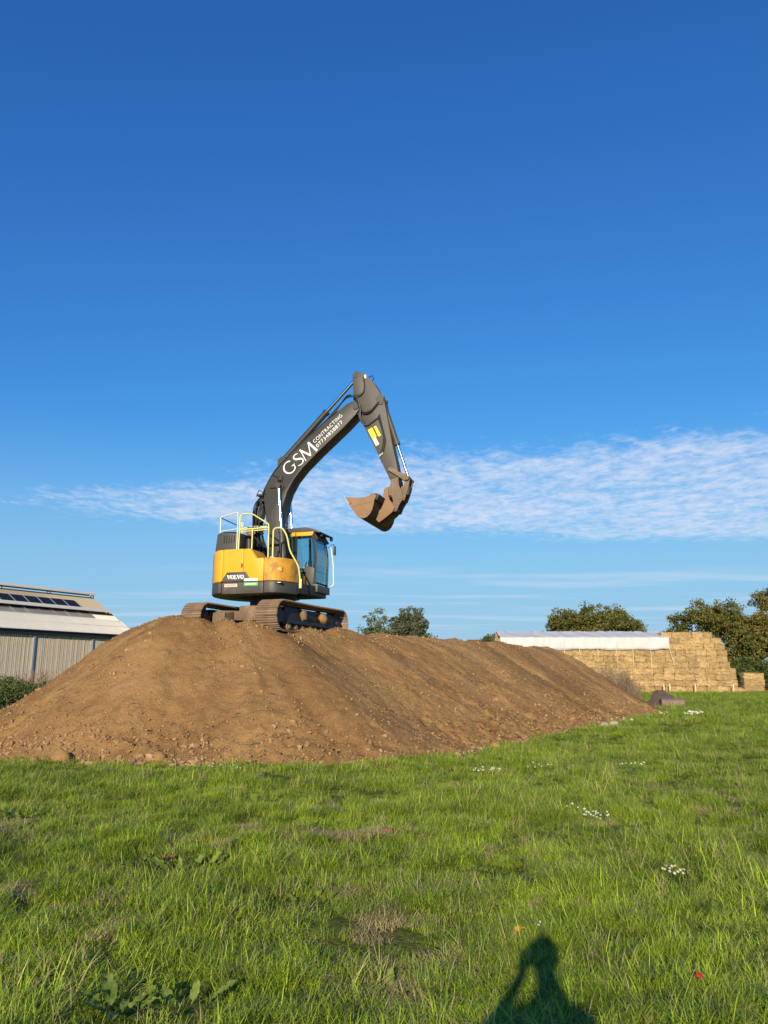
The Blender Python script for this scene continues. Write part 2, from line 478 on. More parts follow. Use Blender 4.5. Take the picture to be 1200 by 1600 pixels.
bare = np.maximum(bare, 0.6 * np.clip(vnoise(X * 0.9 + 4, Y * 0.9) * 2.2 - 1.2, 0, 1))
np_attr(me, 'bare', bare.ravel())
field = link('field', me); tag(field, kind='structure')

# ------------------------------------------------------------------ soil heap
gx = np.arange(-17, 20, 0.07); gy = np.arange(12.8, 52, 0.07)
X, Y = np.meshgrid(gx, gy); Hh, ST = heap_h(X, Y)
Z = Hh + 0.0
nx, ny = len(gx), len(gy)
idx = np.arange(nx * ny).reshape(ny, nx)
F = np.stack([idx[:-1, :-1], idx[:-1, 1:], idx[1:, 1:], idx[1:, :-1]], -1).reshape(-1, 4)
low_ = (Z < -0.10).ravel()
F = F[~low_[F].all(1)]
used = np.unique(F); remap = -np.ones(nx * ny, int); remap[used] = np.arange(len(used))
V = np.stack([X, Y, Z], -1).reshape(-1, 3)[used]
me = np_mesh('soil_heap', V, remap[F], M['soil'], True)
np_attr(me, 'streak', ST.ravel()[used])
heap = link('soil_heap', me)
tag(heap, 'long heap of bare brown soil with the excavator standing on top', 'soil heap')

# loose clods lying on the slope: far too many to count
phi = (1 + 5 ** .5) / 2
ICO = np.array([(-1, phi, 0), (1, phi, 0), (-1, -phi, 0), (1, -phi, 0), (0, -1, phi), (0, 1, phi), (0, -1, -phi), (0, 1, -phi), (phi, 0, -1), (phi, 0, 1), (-phi, 0, -1), (-phi, 0, 1)]) / 1.9
ICOF = np.array([(0, 11, 5), (0, 5, 1), (0, 1, 7), (0, 7, 10), (0, 10, 11), (1, 5, 9), (5, 11, 4), (11, 10, 2), (10, 7, 6), (7, 1, 8), (3, 9, 4), (3, 4, 2), (3, 2, 6), (3, 6, 8), (3, 8, 9), (4, 9, 5), (2, 4, 11), (6, 2, 10), (8, 6, 7), (9, 8, 1)])
def clods(name, pts, size, mat, parent=None):
    n = len(pts)
    sc = size[:, None, None] * rng.uniform(0.6, 1.35, (n, 12, 1)) * rng.uniform(0.65, 1.2, (n, 1, 3))
    V = ICO[None] * sc + pts[:, None, :]
    F = (ICOF[None] + (np.arange(n) * 12)[:, None, None]).reshape(-1, 3)
    me = np_mesh(name, V.reshape(-1, 3), F, mat, False)
    np_attr(me, 'tone', np.repeat(rng.random(n), 12))
    return link(name, me, parent)
N = 260000
cx = rng.uniform(-14, 15, N); cy = rng.uniform(13, 42, N)
ch, ce, cs, ct = heap_raw(cx, cy)
dens = np.clip(0.06 + 0.55 * np.exp(-np.clip(ch, -.2, 3) / 0.55) + 0.42 * np.clip(vnoise(cx * .8, cy * .8) * 2.2 - .3, 0, 1) + .25 * np.exp(-((ce) / .6) ** 2), 0, 1) * np.clip(1.25 - ct * 0.75, 0.15, 1)
dens = dens + .5 * (cx < -3.5) * np.exp(-((ch - .25) / .35) ** 2) * np.clip(vnoise(cx * 1.3, cy * 1.3) + .35, 0, 1)
keep = (ch > -0.13 - .25 * rng.random(N) ** 2) & (rng.random(N) < dens) & (np.hypot(cx, cy) < 40) & (ce > -0.8)
cx, cy, ch = cx[keep], cy[keep], ch[keep]
cz = np.maximum(heap_h(cx, cy)[0], ground_z(cx, cy))
sz = 0.007 + 0.016 * rng.random(len(cx)) ** 2.5 + 0.034 * (rng.random(len(cx)) ** 14) * (1 + np.clip(1 - ch, 0, 1) * .5)
sz = sz * np.where((cx < -3.5) & (ch < .8), rng.uniform(1, 1.6, len(cx)), 1)
cl_o = clods('loose_clods', np.stack([cx, cy, cz + sz * 0.2], -1), sz, M['clod'], heap)
tag(cl_o, 'loose clods and crumbs of soil on the slope', kind='stuff')
# twigs and roots sticking out of the soil
tw = MB()
for i in range(170):
    x = rng.uniform(-9, 6); y = rng.uniform(15.5, 27)
    h, e, s, t_ = heap_raw(x, y)
    if h < 0.1 or e < -0.5 or (heap_raw(x, y - .3)[0] > h): continue
    z = float(heap_h(np.array(x), np.array(y))[0])
    a = rng.uniform(0, 6.28); L = rng.uniform(0.08, 0.38)
    p = Vector((x, y, z)); q = p + Vector((math.cos(a) * L, -abs(math.sin(a)) * L * .5, 0)); q.z = float(heap_h(np.array(q.x), np.array(q.y))[0]) + rng.uniform(0, .04)
    tw.tube([p, (p + q) / 2 + Vector((0, -0.01, .03)), q], [0.008, 0.007, 0.003], 4)
tg = obj('twigs', tw, plain('dead_twig', (0.16, 0.10, 0.06), 0.9, 0, .4), heap)
tag(tg, 'dead twigs and roots mixed into the soil', kind='stuff')

# ------------------------------------------------------------------ excavator
EX = empty('excavator', (-3.402, 23.4, 3.162))
tag(EX, 'yellow and charcoal tracked excavator standing on the soil heap with boom raised', 'excavator')
MU = Matrix.Rotation(R(90 - 107), 4, 'Z')                       # upper body: x forward, y left
MT = Matrix.Translation((-0.05, 0, 0)) @ Matrix.Rotation(R(90 - 22), 4, 'Z')   # undercarriage

def up(name, mb, mat, parent=EX, bevel=0.0, seg=2, smooth=35): return obj(name, mb, mat, parent, MU, bevel, seg, smooth)
def un(name, mb, mat, parent=EX, bevel=0.0, seg=2, smooth=35): return obj(name, mb, mat, parent, MT, bevel, seg, smooth)

# --- undercarriage
ZB = -0.29
TR, TC = 0.385, 1.88                                              # end radius, end centre
def track_path(s):
    st = 2 * TC; ar = math.pi * TR; per = 2 * st + 2 * ar; s %= per
    zc_ = ZB + TR + 0.05
    if s < st:
        x = -TC + s; sag = -0.012 * math.sin(math.pi * (x + TC) / st) ** 2
        return Vector((x, 0, zc_ + TR + sag)), 0.0
    s -= st
    if s < ar: a = math.pi / 2 - s / TR; return Vector((TC + TR * math.cos(a), 0, zc_ + TR * math.sin(a))), a - math.pi / 2
    s -= ar
    if s < st: return Vector((TC - s, 0, zc_ - TR)), math.pi
    s -= st
    a = -math.pi / 2 - s / TR
    return Vector((-TC + TR * math.cos(a), 0, zc_ + TR * math.sin(a))), a - math.pi / 2
PER = 4 * TC + 2 * math.pi * TR
NS = 52
shoe = MB(); p_ = PER / NS
shoe.box(-p_ * .48, p_ * .48, -0.33, 0.33, 0.0, 0.022)
for gx_ in (-.36, 0.0, .36): shoe.prism_y([(gx_ * p_ - .012, .02), (gx_ * p_ + .012, .02), (gx_ * p_ + .008, .05), (gx_ * p_ - .008, .05)], -0.328, 0.328)
shoe.box(-p_ * .42, p_ * .42, -0.1, -0.05, -0.06, 0.001); shoe.box(-p_ * .42, p_ * .42, 0.05, 0.1, -0.06, 0.001)
shoe_me = make_mesh('track_shoe', shoe, M['shoe'], None, 0, 1, 30)
for side in (-1, 1):
    yo = -1.22 * side                                            # side 1 = right
    fr = MB()
    fr.prism_y([(-1.62, -.08), (1.62, -.08), (1.72, .10), (1.5, .40), (-1.5, .41), (-1.72, .10)], yo - .15, yo + .15)
    fr.prism_y([(-1.5, -.05), (1.5, -.05), (1.3, .06), (-1.3, .06)], yo - .27, yo + .27)
    tk = un('track', fr, M['dark'], EX, 0.02)
    z0 = ZB + TR + 0.05
    w1 = MB(); w1.cyl((-TC, yo - .09, z0), (-TC, yo + .09, z0), TR - .07, 22); w1.cyl((-TC, yo - .2, z0), (-TC, yo + .2, z0), .19, 18)
    for k in range(20):
        a = k * math.pi / 10
        w1.box(-.03, .03, -.06, .06, TR - .09, TR - .02, Matrix.Translation((-TC, yo, z0)) @ Matrix.Rotation(a, 4, 'Y'))
    un('sprocket', w1, M['dark'], tk)
    w2 = MB(); w2.cyl((TC, yo - .12, z0), (TC, yo + .12, z0), TR - .06, 24); w2.cyl((TC, yo - .2, z0), (TC, yo + .2, z0), .1, 14)
    un('idler_wheel', w2, M['dark'], tk)
    for k in range(8):
        xx = -1.38 + k * .394
        r_ = MB(); r_.cyl((xx, yo - .2, ZB + .15), (xx, yo - .09, ZB + .15), .1, 14); r_.cyl((xx, yo + .09, ZB + .15), (xx, yo + .2, ZB + .15), .1, 14)
        r_.cyl((xx, yo - .25, ZB + .15), (xx, yo + .25, ZB + .15), .055, 10)
        un('track_roller', r_, M['shoe'], tk)
    for xx in (-.62, .62):
        r_ = MB(); r_.cyl((xx, yo - .15, .38), (xx, yo + .15, .38), .06, 12); r_.box(xx - .05, xx + .05, yo - .05, yo + .05, .29, .36)
        un('carrier_roller', r_, M['dark'], tk)
    for k in range(NS):
        p, ang = track_path(k * p_ + 0.03)
        so = link('track_shoe', shoe_me, tk)
        so.matrix_local = MT @ Matrix.Translation((p.x, yo, p.z)) @ Matrix.Rotation(-ang, 4, 'Y')
    if side == 1:
        mudm = MB(); mudm.ball((.62, yo - .26, .21), .17, 12, 8, (1.1, .7, .9), .16, 3)
        un('mud_lump', mudm, M['soil'], tk, smooth=60)
        mudm = MB(); mudm.ball((-.62, yo - .26, .23), .14, 12, 8, (.9, .7, 1.1), .2, 5)
        un('mud_lump', mudm, M['shoe'], tk, smooth=60)
xf = MB()
xf.box(-.75, .75, -.62, .62, .12, .56)
for sx in (-1, 1):
    for sy in (-1, 1):
        pts = [(sx * .35, sy * .45), (sx * .95, sy * 1.05), (sx * 1.4, sy * 1.05), (sx * .75, sy * .35)]
        xf.prism_z(pts, .12, .40)
un('undercarriage_frame', xf, M['rust'], EX, 0.03)
hx = MB(); hx.box(-1.50, -1.42, .62, 1.04, -.12, .32); hx.prism_y([(-1.42, -.05), (-1.42, .30), (-.75, .42), (-.75, .16)], .62, .95)
un('frame_guard', hx, M['rust'], EX, 0.02)
sr = MB(); sr.cyl((0, 0, .6), (0, 0, .80), .66, 40); sr.cyl((0, 0, .78), (0, 0, .92), .74, 40)
up('slewing_ring', sr, M['dark'])

# --- upper body plan outline
RT = 1.80; YS = 1.40; XS = -math.sqrt(RT * RT - YS * YS)
def right_edge(x):
    if x < XS: return -math.sqrt(max(RT * RT - x * x, 0))
    if x <= .5: return -YS
    u = min((x - .5) / .56, 1)
    return -YS + (1 - math.sqrt(max(1 - u ** 2.2, 0))) * .95
def slab(x0, x1, inner=-.5, n=14, inset=0.0, outer=right_edge):
    xs = [x0 + (x1 - x0) * i / n for i in range(n + 1)]
    return [(x, outer(x) + inset) for x in xs] + [(x1, max(inner, outer(x1) + inset + .02)), (x0, max(inner, outer(x0) + inset + .02))]
def arc(x1, inset=0, n=26, r=RT):
    """rear outline from the right side round the tail to the left side"""
    r_ = r - inset; a1 = math.acos(max(-1, min(1, x1 / r_)))
    pts = []
    for i in range(n + 1):
        a = -a1 - (2 * math.pi - 2 * a1) * i / n
        x, y = r_ * math.cos(a), r_ * math.sin(a)
        pts.append((x, max(-YS + inset, min(YS - inset, y))))
    return pts
fl = MB(); fl.prism_z([(-1.3, -1.15), (.9, -1.15), (1.0, -.4), (1.3, .2), (1.25, 1.3), (-1.2, 1.3), (-1.65, .5), (-1.65, -.5)], .90, 1.2)
up('main_deck', fl, M['dark'], bevel=.02)
# lower charcoal skirt
sk = MB(); sk.prism_z(arc(-.98, 0.0), .86, 1.185)
up('counterweight_skirt', sk, M['grey'], bevel=.05, seg=3)
sk = MB(); sk.prism_z(slab(-.965, .36), .84, 1.183)
up('side_skirt', sk, M['grey'], bevel=.03)
sk = MB(); sk.prism_z(slab(.375, 1.055, n=18), .85, 1.182)
up('front_skirt', sk, M['grey'], bevel=.03)
sk = MB(); sk.box(-.95, .3, .9, YS, .88, 1.18)
up('left_skirt', sk, M['grey'], bevel=.03)
# yellow bodywork
cw = MB(); cw.prism_z(arc(-.955, 0.015), 1.195, 2.16)
cwo = up('counterweight', cw, M['yellow'], bevel=.06, seg=3)
rg = MB(); aa = [math.pi + R(q) for q in np.linspace(-34, 34, 15)]
rg.prism_z([(1.80 * math.cos(a), 1.80 * math.sin(a)) for a in aa] + [(1.70 * math.cos(a), 1.70 * math.sin(a)) for a in aa[::-1]], 1.20, 2.10); up('rear_grille', rg, M['grey'], cwo, bevel=.01)
ed = MB(); ed.prism_z(slab(-.94, -.30), 1.195, 2.155)
door = up('engine_door', ed, M['yellow'], bevel=.018)
lk = MB()
for k in range(2): lk.tube([(-.345 + .03 * math.cos(a), -1.408, 1.69 - .055 * k + .026 * math.sin(a)) for a in np.linspace(2.2, -2.2, 9)], .012, 6)
up('door_lock', lk, M['rubber'], door)
sp = MB(); sp.prism_y([(-.285, 1.195), (.355, 1.195), (.355, 1.86), (.12, 1.86), (-.09, 2.15), (-.285, 2.15)], -YS, -.5)
up('side_panel', sp, M['yellow'], bevel=.018)
sl = MB(); sl.add([(-.06, -1.36, 2.125), (.125, -1.36, 1.87), (.125, -.6, 1.87), (-.06, -.6, 2.125), (-.05, -1.36, 2.135), (.135, -1.36, 1.88), (.135, -.6, 1.88), (-.05, -.6, 2.135)],
      [(0, 1, 2, 3), (4, 7, 6, 5), (0, 4, 5, 1), (1, 5, 6, 2), (2, 6, 7, 3), (3, 7, 4, 0)])
up('step_plate', sl, M['yellow_dirty'])
tb = MB(); tb.prism_z(slab(.37, 1.06, n=20), 1.195, 1.865)
tbo = up('toolbox', tb, M['yellow_dirty'], bevel=.05, seg=3)
lt = MB(); Ml = Matrix.Translation((.80, right_edge(.80) - .004, 1.53)) @ Matrix.Rotation(R(20), 4, 'Z')
lt.box(-.085, .085, -.006, .02, -.07, .07, Ml)
lto = up('latch_plate', lt, M['yellow_dirty'], tbo, bevel=.004)
lt = MB(); lt.box(-.05, .05, -.018, -.004, -.035, .035, Ml); up('latch', lt, M['yellow'], tbo, bevel=.006)
lp = MB(); lp.box(.66, .83, -1.42, -1.3, 1.115, 1.15, Matrix.Rotation(R(4), 4, 'Z')); lpo = up('marker_lamp_housing', lp, M['rubber'], bevel=.006)
lp = MB(); lp.box(.70, .79, -1.424, -1.41, 1.122, 1.143, Matrix.Rotation(R(4), 4, 'Z')); up('marker_lamp', lp, M['white'], lpo)
# left side body behind the cab
lb = MB(); lb.box(-.94, .22, .5, YS, 1.195, 2.1); up('left_body', lb, M['yellow'], bevel=.03)
# engine deck top
dk = MB(); dk.prism_z([(-1.40, -.95), (-.1, -1.3), (-.1, 1.3), (-1.40, .95)], 2.1, 2.175); up('engine_deck', dk, M['dark'], bevel=.01)
hd = MB(); hd.prism_y([(-1.42, 2.17), (-.66, 2.17), (-.68, 2.74), (-1.15, 2.76), (-1.36, 2.70)], -1.08, -.1)
hdo = up('engine_hood', hd, M['grey'], bevel=.035)
for k in range(5):
    s_ = MB(); s_.prism_y([(-1.14 + k * .082, 2.40), (-1.105 + k * .082, 2.40), (-1.095 + k * .082, 2.64), (-1.13 + k * .082, 2.64)], -1.088, -1.05)
    up('vent_slot', s_, M['rubber'], hdo)
hd = MB(); hd.prism_y([(-1.45, 2.17), (-.55, 2.17), (-.6, 2.52), (-1.35, 2.52)], .0, 1.1); up('rear_hood', hd, M['grey'], bevel=.03)
af = MB(); af.cyl((-.45, -.75, 2.17), (-.45, -.75, 2.62), .13, 18); af.ball((-.45, -.75, 2.62), .13, 16, 8, (1, 1, .5)); up('air_filter', af, M['rubber'])
ex_ = MB(); ex_.tube([(-.75, .2, 2.3), (-.75, .2, 2.85), (-.82, .2, 2.95)], .05, 12); up('exhaust_pipe', ex_, M['dark'])
mr = MB(); mr.ball((-.16, -1.24, 2.64), .12, 18, 8, (1.15, .25, .72)); up('side_mirror', mr, M['brown'])
# boom foot brackets and swing-frame equipment between boom and cab
bf = MB()
for y in (-.36, .36): bf.prism_y([(-.35, 1.2), (.75, 1.2), (.62, 1.6), (.35, 2.2), (.05, 2.25), (-.2, 1.7)], y - .04, y + .04)
up('boom_bracket', bf, M['dark'], bevel=.01)
eq = MB(); eq.box(-.75, -.25, -.55, .45, 1.2, 2.0); eq.box(-.2, .3, -.95, -.5, 1.2, 1.75); eq.box(.05, .3, -.5, -.38, 1.2, 2.05)
up('valve_block', eq, M['dark'], bevel=.02)
fz = MB(); fz.prism_y([(.33, .9), (1.06, .9), (1.06, 1.22), (.33, 1.22)], -.46, .2); up('front_step', fz, M['dark'], bevel=.01)
fz = MB(); fz.box(.78, 1.0, .02, .2, 1.2, 1.5); up('front_cover', fz, M['yellow_dirty'], bevel=.01)

# --- badge, stickers and lettering
def strokes(lines, wfun=None):
    """flat letter pieces: each line = list of (x,y,width)"""
    polys = []
    for ln in lines:
        pts = [Vector((a, b_)) for a, b_, _ in ln]
        for i in range(len(ln) - 1):
            d = pts[i + 1] - pts[i]
            if d.length < 1e-6: continue
            n_ = Vector((-d.y, d.x)).normalized(); e = d.normalized() * 0.004
            w0, w1 = ln[i][2] / 2, ln[i + 1][2] / 2
            polys.append([pts[i] - n_ * w0 - e, pts[i + 1] - n_ * w1 + e, pts[i + 1] + n_ * w1 + e, pts[i] + n_ * w0 - e])
    return polys
def lay_letters(name, polys, org, ang, y, parent, mat, depth=0.004):
    mb = MB(); c_, s_ = math.cos(ang), math.sin(ang)
    for k, q in enumerate(polys):
        y1 = y - depth - 0.00012 * (k % 7)
        a = [(org[0] + p.x * c_ - p.y * s_, org[1] + p.x * s_ + p.y * c_) for p in q]
        mb.add([(x, y1, z) for x, z in a] + [(x, y + .001, z) for x, z in a],
               [(0, 1, 2, 3), (0, 4, 5, 1), (1, 5, 6, 2), (2, 6, 7, 3), (3, 7, 4, 0)])
    me = bpy.data.meshes.new(name); me.from_pydata([tuple(MU @ Vector(p)) for p in mb.v], [], mb.f); me.materials.append(mat)
    return link(name, me, parent)
def font_text(name, txt, org, ang, y, height, length, parent, mat):
    cu = bpy.data.curves.new(name, 'FONT'); cu.body = txt; cu.size = 1; cu.extrude = 0.002 / height; cu.space_character = 1.12
    to = bpy.data.objects.new(name, cu); COL.objects.link(to)
    dg = bpy.context.evaluated_depsgraph_get(); me = bpy.data.meshes.new_from_object(to.evaluated_get(dg))
    COL.objects.unlink(to); bpy.data.objects.remove(to)
    co = np.array([v.co for v in me.vertices]); mn, mx = co.min(0), co.max(0)
    sx = length / (mx[0] - mn[0]); sy = height / (mx[1] - mn[1])
    c_, s_ = math.cos(ang), math.sin(ang)
    for v in me.vertices:
        a = (v.co.x - mn[0]) * sx; b_ = (v.co.y - mn[1]) * sy
        v.co = MU @ Vector((org[0] + a * c_ - b_ * s_, y - .003 - v.co.z * height, org[1] + a * s_ + b_ * c_))
    me.materials.clear(); me.materials.append(mat)
    return link(name, me, parent)
bd = MB(); bd.prism_y([(-1.0, 1.2), (-.80, 1.475), (-.20, 1.475), (-.02, 1.2)], -1.413, -1.39)
badge = up('badge_panel', bd, M['grey'], bevel=.004)
def ell(cx_, cy_, rx_, ry_, wt, wn, a0=0, a1=360, n=20):
    o_ = []
    for i in range(n + 1):
        a = R(a0 + (a1 - a0) * i / n)
        o_.append((cx_ + rx_ * math.cos(a), cy_ + ry_ * math.sin(a), wn + (wt - wn) * abs(math.cos(a))))
    return o_
vol = []; xq = 0; hV = .115
for chn in 'VOLVO':
    if chn == 'V':
        vol += [[(xq + .012, hV, .034), (xq + .062, 0.005, .030)], [(xq + .062, 0.005, .016), (xq + .108, hV, .018)],
                [(xq - .012, hV - .006, .013), (xq + .048, hV - .006, .013)], [(xq + .080, hV - .006, .013), (xq + .128, hV - .006, .013)]]; xq += .122
    elif chn == 'O':
        vol.append(ell(xq + .057, hV / 2, .046, hV / 2 - .007, .032, .013)); xq += .124
    else:
        vol += [[(xq + .025, 0, .030), (xq + .025, hV, .030)], [(xq - .004, hV - .006, .013), (xq + .054, hV - .006, .013)],
                [(xq - .004, .006, .013), (xq + .085, .006, .013)], [(xq + .082, 0, .016), (xq + .088, .036, .012)]]; xq += .10
sc_ = .545 / xq
lay_letters('lettering', strokes([[(a * sc_, b_ * sc_ * 1.06, c_ * sc_) for a, b_, c_ in l_] for l_ in vol]), (-.79, 1.275), R(-.5), -1.413, badge, M['white'])
def sticker(name, x0, x1, z0, z1, mat, parent=EX, y=-1.404):
    mb = MB(); mb.box(x0, x1, y - .003, y + .01, z0, z1); return up(name, mb, mat, parent)
fs_ = sticker('faded_sticker', -.87, -.46, 1.045, 1.135, M['pink'])
for k_ in range(2): sticker('sticker_print', -.84, -.50, 1.07 + .03 * k_, 1.082 + .03 * k_, M['redprint'], fs_, y=-1.4085)
ws = sticker('white_sticker', -.24, .20, 1.20, 1.275, M['white'], y=-1.417)
sticker('sticker_print', -.12, .14, 1.225, 1.25, M['pink'], ws, y=-1.4205)
gs = sticker('green_sticker', -.25, .20, 1.06, 1.165, M['green'])
sticker('sticker_print', -.20, .15, 1.10, 1.125, M['white'], gs, y=-1.4085)

# --- handrails (right side)
def rail(pts, r=.021, mat='rail', n=5, sm=True, name='handrail'):
    mb = MB(); mb.tube(smooth_path(pts, n) if sm else pts, r, 8); return up(name, mb, M[mat])
def bend(pts, rad=.08, n=5):
    """polyline with rounded corners"""
    P_ = [Vector(p) for p in pts]; o_ = [P_[0]]
    for i in range(1, len(P_) - 1):
        a = (P_[i - 1] - P_[i]); b_ = (P_[i + 1] - P_[i]); r_ = min(rad, a.length * .45, b_.length * .45)
        s_, e_ = P_[i] + a.normalized() * r_, P_[i] + b_.normalized() * r_
        for k in range(n + 1):
            t_ = k / n; o_.append(s_ * (1 - t_) ** 2 + P_[i] * 2 * t_ * (1 - t_) + e_ * t_ * t_)
    o_.append(P_[-1]); return o_
yr = -1.33
rail(bend([(-1.23, -1.15, 2.72), (-1.23, -1.15, 3.20), (-.60, yr, 3.27), (-.56, yr, 3.25), (-.56, yr, 2.16)], .05), .020, 'railw', sm=False)
rail([(-1.2, -1.13, 2.77), (-.58, yr, 2.77)], .018, 'railw', sm=False)
rail(bend([(-.505, yr, 2.16), (-.49, yr, 3.14), (-.43, yr, 3.22), (-.10, yr, 3.20), (.44, yr, 2.86), (.45, yr, 2.76), (.455, yr, 1.86)], .10), .021, 'rail', sm=False)
rail([(-.49, yr, 2.74), (.44, yr, 2.76)], .026, 'rail', sm=False)
rail([(-.49, yr + .05, 2.69), (.44, yr + .05, 2.71)], .020, 'rail', sm=False)
rail([(-.07, yr, 2.74), (-.075, yr, 2.15)], .021, 'rail', sm=False)
rail(bend([(.585, -1.30, 1.86), (.585, -1.30, 2.68), (.66, -1.30, 2.74), (.87, -1.30, 2.73), (1.0, -1.26, 2.50), (1.08, -1.2, 2.05), (1.30, -1.05, 1.62), (1.36, -1.03, 1.12)], .13), .024, 'rail', sm=False)
ft = MB(); ft.box(.53, .64, -1.35, -1.25, 1.86, 1.89); up('rail_foot', ft, M['rail'])
st_ = MB(); st_.box(1.325, 1.40, -1.055, -1.0, .98, 1.25); up('rail_bracket', st_, M['rail'], bevel=.008)
# inner rail and cross bars
yi = -.25
rail(bend([(-.95, yi, 2.2), (-.95, yi, 3.02), (-.55, yi, 3.05), (.05, yi, 3.0)], .08), .018, 'railw', sm=False)
rail([(-1.23, -1.15, 3.18), (-.95, yi, 3.02)], .014, 'dark', sm=False)
rail([(-.72, -.8, 2.74), (-.72, -.8, 3.10)], .02, 'rail', sm=False)
rail([(-.66, -.8, 2.74), (-.66, -.8, 3.08)], .02, 'rail', sm=False)
hg = MB(); hg.prism_y([(-.7, 2.77), (-.4, 2.77), (-.42, 2.95), (-.66, 3.0)], -.5, -.44); up('hood_flap', hg, M['grey'])

# --- cab (left side of the machine)
CY0, CY1 = .26, 1.32
cb = MB(); cb.prism_y([(.05, 1.02), (1.36, 1.02), (1.36, 1.24), (.05, 1.24)], CY0 + .02, CY1)
cab = up('cab', cb, M['grey'], bevel=.012)
fx = lambda z: 1.40 - .030 * max(0, 2.0 - z) - .16 * max(0, (z - 2.0) / .9) ** 1.8     # front line
def post(pts, th, name='pillar', mat='grey'):
    mb = MB(); mb.tube(pts, th, 4); return up(name, mb, M[mat], cab)
zs = np.linspace(1.25, 2.86, 9)
for y in (CY0 + .03, CY1 - .03): post([(fx(z) - .12 - .05 * (z - 1.25) / 1.6 * 0, y, z) for z in zs], .045, 'front_pillar', 'grey')
for y in (CY0 + .03, CY1 - .03): post([(.12, y, 1.2), (.10, y, 2.9)], .06, 'rear_pillar', 'dark')
post([(.62, CY0 + .02, 1.3), (.62, CY0 + .02, 2.86)], .05, 'middle_pillar', 'dark')
post([(.70, CY1 - .02, 1.3), (.66, CY1 - .02, 2.86)], .045, 'middle_pillar', 'dark')
post([(fx(1.6) - .1, CY0 + .05, 1.66), (fx(1.6) - .1, CY1 - .05, 1.66)], .016, 'window_bar', 'rubber')
post([(fx(1.3) - .1, CY0 + .05, 1.30), (fx(1.3) - .1, CY1 - .05, 1.30)], .03, 'window_bar', 'dark')
lw_ = MB(); lw_.prism_y([(.74, 1.245), (1.22, 1.245), (1.25, 1.75), (1.0, 1.83), (.82, 1.70)], CY0 + .01, CY0 + .05); up('lower_panel', lw_, M['grey'], cab, bevel=.008)
lw_ = MB(); lw_.prism_y([(.1, 1.245), (.74, 1.245), (.74, 1.5), (.1, 1.5)], CY0 + .03, CY0 + .06); up('lower_panel', lw_, M['dark'], cab)
lw_ = MB(); lw_.box(.06, .12, CY0 + .05, CY1 - .05, 1.24, 2.05); up('rear_panel', lw_, M['dark'], cab)
yb_ = MB(); yb_.prism_y([(.48, 2.76), (1.16, 2.76), (1.22, 2.885), (.48, 2.885)], CY0 - .015, CY0 + .05); up('roof_beam', yb_, M['yellow'], cab, bevel=.008)
rf = MB(); rf.prism_y([(.02, 2.88), (1.20, 2.88), (1.42, 2.83), (1.45, 2.86), (1.20, 2.97), (.95, 3.03), (.08, 3.0)], CY0 - .03, CY1 + .03)
rfo = up('roof', rf, M['grey'], cab, bevel=.015)
vz = MB(); vz.prism_y([(1.16, 2.68), (1.30, 2.62), (1.34, 2.66), (1.22, 2.86), (1.16, 2.86)], CY0 + .05, CY1 - .05); up('sun_visor', vz, M['dark'], cab, bevel=.01)
for y in (CY0 + .2, CY1 - .02):
    wl = MB(); wl.box(1.36, 1.43, y - .06, y + .06, 2.74, 2.85); up('work_lamp', wl, M['dark'], rfo, bevel=.015)
for (nm, q) in (('windscreen', None), ('side_window', [(.66, 1.5), (.82, 1.75), (1.0, 1.85), (1.22, 1.80), (1.27, 2.1), (1.20, 2.6), (1.13, 2.76), (.66, 2.76)]), ('side_window', [(.14, 1.5), (.58, 1.5), (.58, 2.76), (.14, 2.76)])):
    g_ = MB()
    if q is None:
        zz = np.linspace(1.32, 2.84, 10)
        out_ = [(fx(z) - .07, z) for z in zz] + [(fx(z) - .078, z) for z in zz[::-1]]
        g_.prism_y(out_, CY0 + .05, CY1 - .05)
    else: g_.prism_y(q, CY0 + .015, CY0 + .022)
    up(nm, g_, M['glass'], cab)
g_ = MB(); g_.prism_y([(.72, 1.4), (1.25, 1.4), (1.27, 2.1), (1.12, 2.8), (.72, 2.8)], CY1 - .02, CY1 - .013); up('door_window', g_, M['glass'], cab)
g_ = MB(); g_.box(.085, .093, CY0 + .08, CY1 - .08, 2.06, 2.85); up('rear_window', g_, M['glass'], cab)
se = MB(); se.box(.25, .72, .58, 1.02, 1.55, 1.68); se.prism_y([(.22, 1.62), (.36, 1.62), (.26, 2.35), (.14, 2.35)], .58, 1.02); se.box(.12, .24, .68, .92, 2.38, 2.56)
up('seat', se, M['seat'], cab, bevel=.03)
cs_ = MB(); cs_.box(.45, .9, .42, .54, 1.55, 1.78); cs_.box(.45, .9, 1.06, 1.16, 1.55, 1.78); cs_.tube([(.85, .48, 1.75), (.9, .48, 1.98)], .02, 6); cs_.tube([(.85, 1.1, 1.75), (.9, 1.1, 1.98)], .02, 6); cs_.box(1.0, 1.1, .36, .44, 1.7, 2.0)
up('control_console', cs_, M['seat'], cab, bevel=.01)
ma = MB(); ma.tube(bend([(1.35, CY1 + .02, 2.62), (1.42, CY1 + .16, 2.66), (1.42, CY1 + .2, 2.58)], .05), .012, 6); mao = up('mirror_arm', ma, M['dark'], cab)
mi = MB(); mi.box(1.40, 1.45, CY1 + .13, CY1 + .29, 2.32, 2.62); up('cab_mirror', mi, M['grey'], cab, bevel=.03)
hr_ = MB(); hr_.tube(bend([(1.28, CY1 + .02, 2.56), (1.36, CY1 + .07, 2.54), (1.44, CY1 + .07, 2.0), (1.46, CY1 + .07, 1.34), (1.36, CY1 + .02, 1.27)], .06), .022, 8); up('cab_handrail', hr_, M['railw'], cab)
cg = MB(); cg.tube([(.64, CY0 - .01, 1.58), (.92, CY0 - .01, 1.55)], .015, 6); up('grab_bar', cg, M['railw'], cab)

